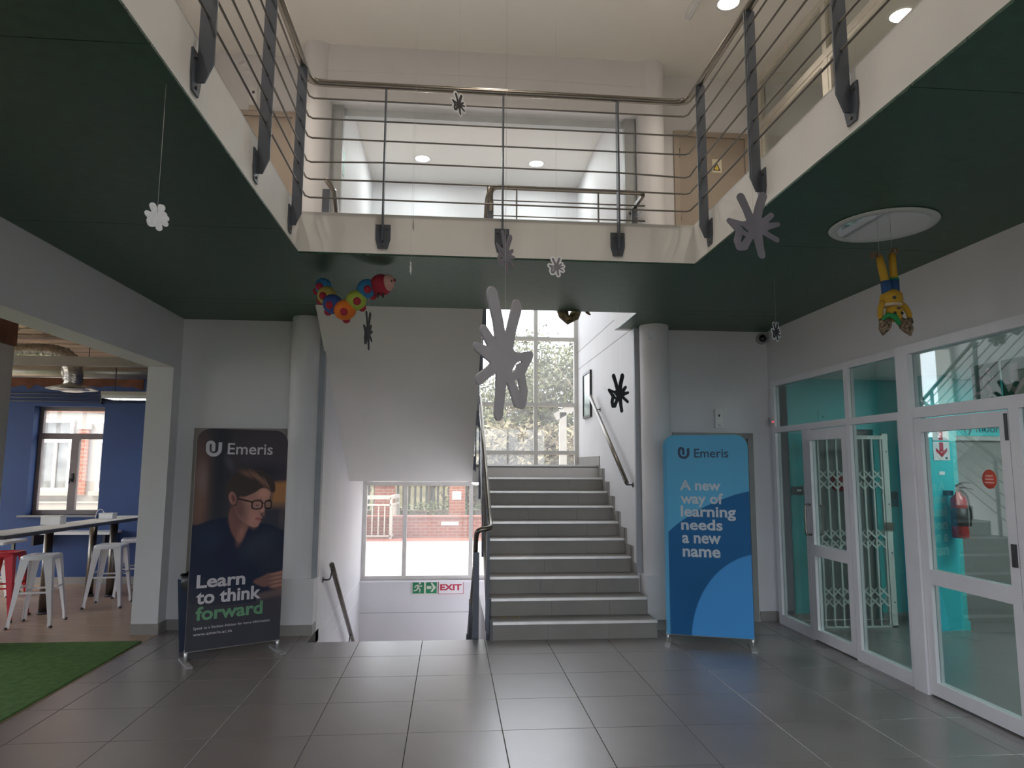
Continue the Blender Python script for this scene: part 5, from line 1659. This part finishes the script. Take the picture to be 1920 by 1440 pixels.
def stool(x, y, rz, m, label, h=0.70, sc_=1.0, group=None):
    s = tag(empty('bar_stool', (x, y, 0), rz), label, 'stool', group)
    a, f = 0.145 * sc_, 0.20 * sc_            # half seat, half spread of the feet
    # pressed seat with rolled edge and hand hole
    ring = []
    for (off, z) in ((0.0, h - 0.045), (0.006, h - 0.012), (-0.004, h), (-0.02, h + 0.002)):
        q = a + off
        r = 0.04
        pts = arc((q - r, q - r), r, 0, PI / 2, 4) + arc((-q + r, q - r), r, PI / 2, PI, 4) + arc((-q + r, -q + r), r, PI, 1.5 * PI, 4) + arc((q - r, -q + r), r, 1.5 * PI, 2 * PI, 4)
        ring.append([(p[0], p[1], z) for p in pts])
    n = len(ring[0])
    b = MB()
    b.add([p for r_ in ring for p in r_], [(i * n + j, i * n + (j + 1) % n, (i + 1) * n + (j + 1) % n, (i + 1) * n + j) for i in range(3) for j in range(n)], True)
    hole = [(0.045 * math.cos(2 * PI * (k + 2.5) / n), 0.016 * math.sin(2 * PI * (k + 2.5) / n), h - 0.003) for k in range(n)]
    b.add(ring[3] + hole, [(j, (j + 1) % n, n + (j + 1) % n, n + j) for j in range(n)], True)
    b.add(hole + [(p[0], p[1], h - 0.02) for p in hole], [(j, (j + 1) % n, n + (j + 1) % n, n + j) for j in range(n)], True)
    b.build('seat', m, s)
    # four folded sheet legs
    for sx in (-1, 1):
        for sy in (-1, 1):
            b = MB()
            rows = []
            for (t, wd) in ((0.0, 0.085), (0.25, 0.065), (0.6, 0.045), (0.9, 0.030), (1.0, 0.034)):
                z = h - 0.02 - t * (h - 0.03)
                k = t + 0.12 * max(0, t - 0.8)
                px, py = sx * (a - 0.002 + (f - a) * k), sy * (a - 0.002 + (f - a) * k)
                th = 0.004
                rows.append([(px - sx * wd, py, z), (px, py, z), (px, py - sy * wd, z), (px - sx * th, py - sy * wd, z), (px - sx * th, py - sy * th, z), (px - sx * wd, py - sy * th, z)])
            v = [p for r_ in rows for p in r_]
            b.add(v, [(i * 6 + j, i * 6 + (j + 1) % 6, (i + 1) * 6 + (j + 1) % 6, (i + 1) * 6 + j) for i in range(4) for j in range(6)])
            b.build('leg', m, s)
            MB().cyl((sx * f * 0.985, sy * f * 0.985, 0.0), (sx * f * 0.98, sy * f * 0.98, 0.022), 0.016, 10).build('rubber_foot', dark_grey, s)
    zr = 0.34 * h / 0.7
    g = a + (f - a) * (1 - zr / h) - 0.01
    for (p0, p1, z) in (((-g, -g), (g, -g), zr), ((-g, g), (g, g), zr), ((-g, -g), (-g, g), zr + 0.035), ((g, -g), (g, g), zr + 0.035)):
        part('cross_bar', m, s, (min(p0[0], p1[0]) - 0.004, max(p0[0], p1[0]) + 0.004, min(p0[1], p1[1]) - 0.004, max(p0[1], p1[1]) + 0.004, z - 0.009, z + 0.009))
    return s


stw = mat('white_stool_paint', (0.80, 0.79, 0.80), 0.35)
strd = mat('red_stool_paint', (0.55, 0.02, 0.04), 0.3)
G = 'metal bar stools at the bar table'
stool(-4.18, 7.68, 0.15, stw, 'white metal bar stool nearest the grass mat', group=G)
stool(-4.70, 7.94, 0.10, strd, 'red metal bar stool behind the nearest white stool', group=G)
stool(-3.94, 8.64, 0.12, stw, 'white metal bar stool in front of the one at the far table end', group=G)
stool(-3.97, 9.32, 0.35, stw, 'white metal bar stool at the far end of the bar table', group=G)
stool(-3.88, 9.80, 0.0, strd, 'red metal bar stool close to the navy wall behind the jamb', group=G)
stool(-5.60, 9.35, 0.2, stw, 'low white metal stool beside the grey column in the blue room', h=0.42, sc_=0.95, group=G)

# services under the raw soffit
foil = mat('foil_duct', (0.50, 0.47, 0.43), 0.3, metal=0.9, vary=0.3, scale=25, bump=0.7, bscale=28)
galv = mat('galvanised_duct', (0.52, 0.52, 0.48), 0.4, metal=0.8, vary=0.1)
du = tag(empty('hanging_air_duct'), 'straight galvanised air duct crossing above the window of the blue room', 'duct')
MB().cyl((-8.0, 9.2, 2.80), (-3.0, 9.2, 2.80), 0.085, 20).build('pipe', galv, du)
for x in (-6.0, -4.9, -3.8):
    MB().lathe([(0.086, -0.02), (0.091, -0.02), (0.091, 0.02), (0.086, 0.02)], (x, 9.2, 2.80), 20, 'x').build('collar', galv, du)
    MB().cyl((x, 9.2, 2.88), (x, 9.2, 3.10), 0.004, 6).build('hanger_rod', dark_grey, du)
fd = tag(empty('hanging_flexible_duct'), 'crinkled foil flexible duct bending down to the round diffuser', 'duct')
path = smooth_corner([(-5.9, 8.45, 2.90), (-4.7, 8.45, 2.93), (-4.50, 8.45, 2.88), (-4.42, 8.45, 2.72), (-4.42, 8.45, 2.55)], 0.14, 8)
full = []
for i in range(len(path) - 1):
    k = max(1, int((path[i + 1] - path[i]).length / 0.03))
    for j in range(k):
        full.append(path[i].lerp(path[i + 1], j / k))
full.append(path[-1])
rnd = random.Random(9)
MB().tube(full, [0.098 + (0.008 if i % 2 else -0.004) + rnd.uniform(-0.003, 0.003) for i in range(len(full))], 18).build('hose', foil, fd)
rdif = tag(empty('hanging_round_diffuser', (-4.42, 8.45, 2.50)), 'round metal air diffuser hanging on the foil duct', 'air diffuser')
MB().lathe([(0.10, 0.05), (0.16, 0.035), (0.265, 0.0), (0.268, -0.005), (0.17, 0.012), (0.10, 0.02)], n=36).build('outer_cone', galv, rdif)
MB().lathe([(0.0, -0.03), (0.10, -0.035), (0.175, -0.012), (0.178, -0.006), (0.12, -0.012), (0.0, -0.008)], n=36).build('inner_cone', mat('bright_diffuser', (0.72, 0.70, 0.68), 0.3, metal=0.4), rdif)
for k in range(3):
    t = 2 * PI * k / 3
    MB().cyl((0.12 * math.cos(t), 0.12 * math.sin(t), -0.012), (0.14 * math.cos(t), 0.14 * math.sin(t), 0.03), 0.005, 6).build('strut', dark_grey, rdif)
ct = tag(empty('hanging_cable_tray'), 'long steel cable tray hanging under the raw soffit', 'cable tray')
part('side_plate', mat('dull_galvanised', (0.30, 0.28, 0.26), 0.5, metal=0.5), ct, (-6.5, -3.33, 7.98, 7.985, 2.715, 2.815))
part('side_plate', MATS['dull_galvanised'], ct, (-6.5, -3.33, 8.075, 8.08, 2.715, 2.815))
part('base_plate', MATS['dull_galvanised'], ct, (-6.5, -3.33, 7.985, 8.075, 2.715, 2.72))
for x in (-5.2, -4.05, -3.6):
    MB().cyl((x, 8.03, 2.72), (x, 8.03, 3.10), 0.004, 6).build('hanger_rod', dark_grey, ct)
lf = tag(empty('hanging_louvre_luminaire'), 'white louvred fluorescent luminaire hanging before the navy wall', 'ceiling light')
part('housing', mat('cream_luminaire', (0.50, 0.49, 0.42), 0.5), lf, (-4.30, -3.1, 8.86, 9.14, 2.475, 2.52))
for i in range(13):
    x = -4.27 + i * 0.09
    part('louvre_blade', mat('louvre_silver', (0.70, 0.71, 0.70), 0.3, metal=0.3), lf, (x, x + 0.008, 8.88, 9.12, 2.435, 2.475))
for y in (8.865, 8.95, 9.04, 9.13):
    part('louvre_rail', MATS['louvre_silver'], lf, (-4.29, -3.1, y - 0.004, y + 0.004, 2.435, 2.475))
for y in (8.905, 8.995, 9.085):
    MB().cyl((-4.25, y, 2.462), (-3.12, y, 2.462), 0.011, 8).build('tube', mat('fluorescent_tube', (1, 1, 1), 0.4, emit=((1.0, 0.97, 0.9), 22.0)), lf)
part('hanger', dark_grey, lf, (-3.62, -3.615, 8.99, 9.0, 2.52, 3.10))
part('hanger', dark_grey, lf, (-4.20, -4.195, 8.99, 9.0, 2.52, 3.10))
tk = tag(empty('hanging_conduit'), 'thin grey conduit run along the navy wall above the window', 'conduit')
for z in (2.50, 2.55, 2.60):
    MB().cyl((-8.0, 10.11, z), (-4.15, 10.11, z), 0.012, 8).build('pipe', mat('blue_grey_conduit', (0.10, 0.12, 0.18), 0.5), tk)
part('bracket', dark_grey, tk, (-4.9, -4.88, 10.09, 10.15, 2.47, 2.63))

# ================================================================== outside
ground = struct('ground', mat('dry_ground', (0.12, 0.115, 0.075), 0.95, vary=0.3, scale=1.0), 'dry ground beyond the patio', 'ground', (-60, 60, 10.86, 70, -0.6, -0.16), (-60, -8.2, -60, 10.86, -0.6, -0.16), (7.2, 60, -60, 10.86, -0.6, -0.16), (-8.2, 7.2, -60, -3.2, -0.6, -0.16))
pat_m = mat('pale_patio_slab', (0.60, 0.53, 0.45), 0.7, vary=0.05, scale=2)
pat = struct('patio', mat('patio_joint', (0.42, 0.39, 0.35), 0.8), 'pale slab patio outside the lower window', 'patio', (-4.5, 7.5, 10.86, 17.05, -0.16, -0.105))
for i in range(8):
    for j in range(4):
        x0, y0 = -4.5 + 1.5 * i, 10.86 + 1.55 * j
        me_ = MB().box(x0 + 0.006, x0 + 1.494, y0 + 0.006, min(17.05, y0 + 1.544), -0.105, -0.10)
        me_.build('slab', pat_m, pat)
struct('ground_bounce_court', mat('bounce_court_paving', (0.50, 0.45, 0.38), 0.8, vary=0.1, scale=1), 'pale paving added beside the blue room to bounce light in', 'ground', (-30, -8.2, -6, 13.9, -0.16, -0.12), (-8.2, -4.5, 10.86, 13.9, -0.16, -0.12))  # bright paving added to throw light up to the blue room ceiling
redb = brick_mat('red_brick', (0.24, 0.07, 0.045), (0.20, 0.055, 0.036), (0.24, 0.17, 0.14))
lw = struct('wall_garden', redb, 'low red brick garden wall beyond the patio', 'wall', (-6, 8, 17.2, 17.45, -0.16, 0.39))
part('coping', mat('pink_coping', (0.26, 0.10, 0.07), 0.8), lw, (-6, 8, 17.17, 17.48, 0.39, 0.42))
redfloor = struct('floor_red_paving', mat('red_paving', (0.24, 0.085, 0.06), 0.85, vary=0.12, scale=6), 'red paving strip before the garden wall', 'paving', (-4.5, 8, 16.4, 17.2, -0.16, -0.098))
part('sign_plate', white_pl, lw, (-0.20, 0.22, 17.19, 17.2, 0.20, 0.28))
for (x, h, s, lb) in ((-1.62, 1.18, 0.24, 'short red brick pillar with cap behind the white railing'), (0.18, 2.3, 0.20, 'tall red brick pillar with white plate behind the garden wall')):
    bp_ = tag(empty('brick_pillar', (x, 17.75, 0)), lb, 'pillar', kind='structure')
    part('shaft', redb, bp_, (-s, s, -0.2, 0.2, -0.16, h))
    part('cap', mat('pale_cap', (0.50, 0.36, 0.28), 0.8), bp_, (-s - 0.05, s + 0.05, -0.25, 0.25, h, h + 0.07))
    if h > 2:
        part('plate', white_pl, bp_, (-0.12, 0.10, -0.21, -0.2, 0.80, 1.0))
# palisade fence
fn_ = tag(empty('palisade_fence', (0, 19.2, 0)), 'dark steel palisade fence with pointed pales behind the hedge', 'fence')
fdm = mat('dark_fence_paint', (0.012, 0.013, 0.014), 0.5)
pal = MB().add([(-0.03, 0, 0), (0.03, 0, 0), (0.03, 0, 1.75), (0.0, 0, 1.9), (-0.03, 0, 1.75), (-0.03, 0.012, 0), (0.03, 0.012, 0), (0.03, 0.012, 1.75), (0.0, 0.012, 1.9), (-0.03, 0.012, 1.75)],
               [(0, 1, 2, 3, 4), (9, 8, 7, 6, 5), (0, 5, 6, 1), (1, 6, 7, 2), (2, 7, 8, 3), (3, 8, 9, 4), (4, 9, 5, 0)]).mesh('pale')
pal.materials.append(fdm)
for i in range(60):
    o = bpy.data.objects.new('pale', pal)
    o.location = (-4.2 + i * 0.155, 0, -0.3)
    COL.objects.link(o)
    o.parent = fn_
for z in (0.15, 1.25):
    part('cross_rail', fdm, fn_, (-4.3, 5.2, 0.014, 0.06, z - 0.025, z + 0.025))
# white railing on the patio edge
rl = tag(empty('patio_railing'), 'white steel railing turning a corner at the patio edge', 'railing')
rw = mat('white_railing_paint', (0.45, 0.43, 0.39), 0.4)
cA, cB, cC = (-3.6, 16.95), (-1.40, 16.95), (-1.30, 17.9)
for (a, e) in ((cA, cB), (cB, cC)):
    a_, e_ = Vector((*a, 0)), Vector((*e, 0))
    d_ = (e_ - a_)
    L = d_.length
    d_.normalize()
    nn = Vector((-d_.y, d_.x, 0))
    for z, hh in ((0.88, 0.045), (0.70, 0.02), (-0.03, 0.02)):
        MB().obox((a_ + e_) / 2 + Vector((0, 0, z)), (L / 2, 0.03, hh), d_, nn, (0, 0, 1)).build('rail', rw, rl)
    k = int(L / 0.145)
    for i in range(k + 1):
        p = a_ + d_ * (L * i / k)
        MB().obox(p + Vector((0, 0, 0.335)), (0.014, 0.014, 0.37), d_, nn, (0, 0, 1)).build('baluster', rw, rl)
    MB().obox(e_ + Vector((0, 0, 0.38)), (0.03, 0.03, 0.49), d_, nn, (0, 0, 1)).build('post', rw, rl)


# leaves: one small folded leaf shape scattered into a crown
class Leaves:
    def __init__(self, seed):
        self.rs = np.random.RandomState(seed)
        self.parts = []

    def add(self, c, rad, n, size):
        rs = self.rs
        d = rs.normal(size=(n, 3))
        d /= np.linalg.norm(d, axis=1)[:, None]
        p = d * (rs.rand(n, 1) ** (1 / 3)) * np.array(rad) + np.array(c)
        a = rs.normal(size=(n, 3))
        a /= np.linalg.norm(a, axis=1)[:, None]
        t = np.cross(a, rs.normal(size=(n, 3)))
        t /= np.linalg.norm(t, axis=1)[:, None]
        s = size * rs.uniform(0.6, 1.4, (n, 1))
        u = np.cross(a, t)
        self.parts.append(np.stack([p - t * s, p + u * s * 0.35, p + t * s, p - u * s * 0.35 + a * s * 0.12], 1))

    def build(self, name, m, parent):
        V = np.concatenate(self.parts).reshape(-1, 3)
        n = len(V) // 4
        me = bpy.data.meshes.new(name)
        me.vertices.add(len(V))
        me.vertices.foreach_set('co', V.ravel())
        me.loops.add(len(V))
        me.loops.foreach_set('vertex_index', np.arange(len(V)))
        me.polygons.add(n)
        me.polygons.foreach_set('loop_start', np.arange(0, len(V), 4))
        me.update(calc_edges=True)
        me.materials.append(m)
        o = bpy.data.objects.new(name, me)
        COL.objects.link(o)
        o.parent = parent
        o['kind'] = 'stuff'
        return o


leafA = mat('olive_leaves', (0.105, 0.115, 0.05), 0.8, vary=0.4, scale=2)
leafB = mat('grey_green_leaves', (0.125, 0.135, 0.075), 0.8, vary=0.4, scale=2)
leafC = mat('dry_leaves', (0.19, 0.165, 0.10), 0.8, vary=0.4, scale=2)
bark = mat('grey_bark', (0.17, 0.14, 0.11), 0.9, vary=0.3)


def tree(x, y, h, r, m, label, seed, n=5600, bare=0.0, dome=1.0):
    t = tag(empty('garden_tree', (x, y, -0.2)), label, 'tree', 'trees beyond the stair window')
    rnd = random.Random(seed)
    b = MB().tube([(0, 0, 0), (rnd.uniform(-.2, .2), 0, h * 0.3), (rnd.uniform(-.4, .4), 0, h * 0.6), (rnd.uniform(-.5, .5), 0, h * 0.92)], [0.16, 0.12, 0.08, 0.02], 8)
    tips = []
    for k in range(16):
        z0 = h * rnd.uniform(0.15, 0.7)
        an = rnd.uniform(0, 2 * PI)
        l = r * rnd.uniform(0.6, 1.15)
        p1 = (l * 0.5 * math.cos(an), l * 0.5 * math.sin(an), z0 + l * 0.45)
        p2 = (l * math.cos(an), l * math.sin(an), min(h, z0 + l * rnd.uniform(0.7, 1.2)))
        b.tube([(0, 0, z0), p1, p2], [0.05, 0.03, 0.008], 5)
        tips.append(p2)
        tips.append(p1)
        for q in range(3):
            a2 = an + rnd.uniform(-0.9, 0.9)
            b.tube([p1, (p1[0] + 0.5 * r * math.cos(a2), p1[1] + 0.5 * r * math.sin(a2), p1[2] + rnd.uniform(0.2, 0.8) * r * 0.6)], [0.018, 0.004], 4)
    b.build('trunk', bark, t)
    f = Leaves(seed)
    per = n // (len(tips) + 6)
    for p in tips:
        if rnd.random() > bare:
            f.add(p, (r * 0.42, r * 0.42, r * 0.34), per, 0.105)
    for k in range(6):
        f.add((rnd.uniform(-.3, .3) * r, rnd.uniform(-.3, .3) * r, h * rnd.uniform(0.35, 0.95)), (r * 0.5, r * 0.5, h * 0.13), per, 0.105)
    f.build('foliage', m, t)
    return t


tree(1.2, 23.0, 4.7, 1.5, leafA, 'olive tree just beside the window mullion', 1)
tree(3.3, 24.5, 6.6, 1.7, leafB, 'tall grey-green tree in the right-hand window column', 2, 6800)
tree(5.2, 22.5, 5.6, 1.7, leafA, 'olive tree partly hidden by the white canopy post', 3)
tree(-0.6, 25.0, 4.6, 1.5, leafB, 'lower grey-green tree past the large star cut-out', 4)
tree(2.4, 20.8, 2.9, 1.1, leafC, 'dry pale shrubby tree low in the stair window', 5, 4600, 0.2)
tree(4.1, 20.6, 3.3, 1.1, leafC, 'dry pale shrubby tree beside the canopy post', 6, 4600, 0.2)
tree(0.9, 20.5, 2.6, 1.0, leafC, 'dry shrubby tree just above the top stair', 7, 4400, 0.15)
tree(7.5, 27.0, 6.5, 2.2, leafB, 'broad tree far beyond the canopy', 8, 5200)
tree(-3.6, 23.0, 3.6, 1.6, leafA, 'dark tree behind the white railing', 9, 5200)
tree(-6.5, 24.0, 4.2, 1.8, leafA, 'dark tree behind the palisade near the railing end', 10, 4600)
tree(0.2, 29.0, 5.2, 2.4, leafB, 'distant grey-green tree low on the skyline', 12, 5200)
tree(4.4, 30.0, 7.6, 2.2, leafB, 'distant tall thin tree on the skyline', 13, 3600, 0.2)
hd_ = tag(empty('hedge', (0, 0, 0)), 'clipped green hedge between garden wall and palisade fence', 'hedge')
rnd = random.Random(21)
f = Leaves(21)
for i in range(34):
    f.add((-4.2 + i * 0.27, 18.35 + rnd.uniform(-.1, .1), 0.42 + rnd.uniform(-.04, .06)), (0.24, 0.3, 0.30), 150, 0.05)
f.build('foliage', mat('hedge_leaves', (0.075, 0.105, 0.04), 0.8, vary=0.4, scale=3), hd_)
part('stems', bark, hd_, (-4.3, 5.0, 18.2, 18.5, -0.16, 0.5))
bank = struct('ground_bank', mat('leaf_litter', (0.24, 0.22, 0.14), 0.95, vary=0.4, scale=2.5, bump=0.5, bscale=8), 'rising bank under the trees', 'ground', (-30, 30, 33, 36, -0.3, 3.2))
# white canopy beyond the stair window
cn = tag(empty('garden_canopy'), 'white timber canopy post and sloping beam outside the stair window', 'canopy')
cw = mat('white_canopy_paint', (0.30, 0.285, 0.26), 0.6)
part('post', cw, cn, (2.22, 2.36, 14.0, 14.12, -0.1, 2.74))
d_ = Vector((0.9, 0, 0.52)).normalized()
MB().obox((3.05, 14.06, 3.17), (1.05, 0.06, 0.075), d_, (0, 1, 0), d_.cross(Vector((0, 1, 0)))).build('rafter', cw, cn)
part('post', cw, cn, (4.9, 5.04, 14.0, 14.12, -0.1, 3.6))

# facade across the court, seen through the window of the blue room
fa = tag(empty('facade_building', (0, 0, 0)), 'white rendered building with orange brick bands seen through the blue room window', 'building')
fw = mat('cream_render', (0.40, 0.375, 0.335), 0.8, vary=0.04)
fo = brick_mat('orange_brick', (0.36, 0.115, 0.06), (0.31, 0.09, 0.05), (0.34, 0.235, 0.175))
FY = 14.0
part('wall', fw, fa, (-12, -4.6, FY, FY + 0.3, -0.3, 3.4))
part('wall_side', fw, fa, (-4.9, -4.6, FY + 0.3, 15.5, -0.3, 5.2))
part('brick_band', fo, fa, (-12, -4.58, FY - 0.03, FY, 2.62, 2.86))
part('cornice', fw, fa, (-12, -4.5, FY - 0.14, FY, 2.86, 2.96))
part('upper_wall', fo, fa, (-12, -4.6, FY, FY + 0.3, 3.4, 5.2))
part('parapet', fw, fa, (-12, -4.5, FY - 0.1, FY + 0.3, 5.2, 5.4))
for x in (-8.02, -7.02, -5.9):
    part('brick_pier', fo, fa, (x - 0.09, x + 0.09, FY - 0.05, FY, 1.05, 2.30))
    part('pier_cap', fw, fa, (x - 0.13, x + 0.13, FY - 0.06, FY, 2.30, 2.40))
for x in (-7.52, -6.45, -5.35, -8.6):
    w = part('window', mat('white_facade_frame', (0.74, 0.72, 0.68), 0.5), fa, (x - 0.30, x - 0.24, FY - 0.05, FY, 1.12, 2.48), (x + 0.24, x + 0.30, FY - 0.05, FY, 1.12, 2.48), (x - 0.24, x + 0.24, FY - 0.05, FY, 2.42, 2.48), (x - 0.24, x + 0.24, FY - 0.05, FY, 1.12, 1.18), (x - 0.24, x + 0.24, FY - 0.05, FY, 2.04, 2.11), (x - 0.025, x + 0.025, FY - 0.05, FY, 1.18, 2.04))
    gm_ = mat('dull_facade_glass', (0.20, 0.21, 0.20), 0.1, vary=0.5, scale=4)
    part('pane', gm_, w, (x - 0.24, x - 0.025, FY - 0.012, FY - 0.002, 1.18, 2.04))
    part('pane', gm_, w, (x + 0.025, x + 0.24, FY - 0.012, FY - 0.002, 1.18, 2.04))
    part('pane', gm_, w, (x - 0.24, x + 0.24, FY - 0.012, FY - 0.002, 2.11, 2.42))
    part('window_sill', fw, fa, (x - 0.38, x + 0.38, FY - 0.12, FY, 1.04, 1.12))
part('plinth', fw, fa, (-12, -4.55, FY - 0.08, FY, -0.3, 0.9))
part('string_course', mat('grey_render', (0.40, 0.38, 0.35), 0.8), fa, (-12, -4.5, FY - 0.10, FY, 0.90, 0.93))

# portals help the renderer find the sky through the windows
for (x, y, z, sx, sy, rot) in (((SXL + SXR) / 2, YW + 0.25, 2.5, SXR - SXL, 5.1, (-PI / 2, 0, 0)), ((BX0 + BX1) / 2, 10.45, (BZ0 + BZ1) / 2, BX1 - BX0, BZ1 - BZ0, (-PI / 2, 0, 0)), (-7.22, 10.45, (BZ0 + BZ1) / 2, 0.95, BZ1 - BZ0, (-PI / 2, 0, 0)), ((EX0 + EX1) / 2, YF - 0.25, EZ / 2, EX1 - EX0, EZ, (PI / 2, 0, 0)), (-8.25, 6.1, 1.6, 2.4, 7.0, (0, -PI / 2, 0)), (-7.0, YF - 0.25, 1.55, 1.1, 2.5, (PI / 2, 0, 0))):
    li = bpy.data.lights.new('window_portal', 'AREA')
    li.shape = 'RECTANGLE'
    li.size, li.size_y = sx, sy
    li.cycles.is_portal = True
    lo = bpy.data.objects.new('window_portal', li)
    lo.location = (x, y, z)
    lo.rotation_euler = rot
    COL.objects.link(lo)
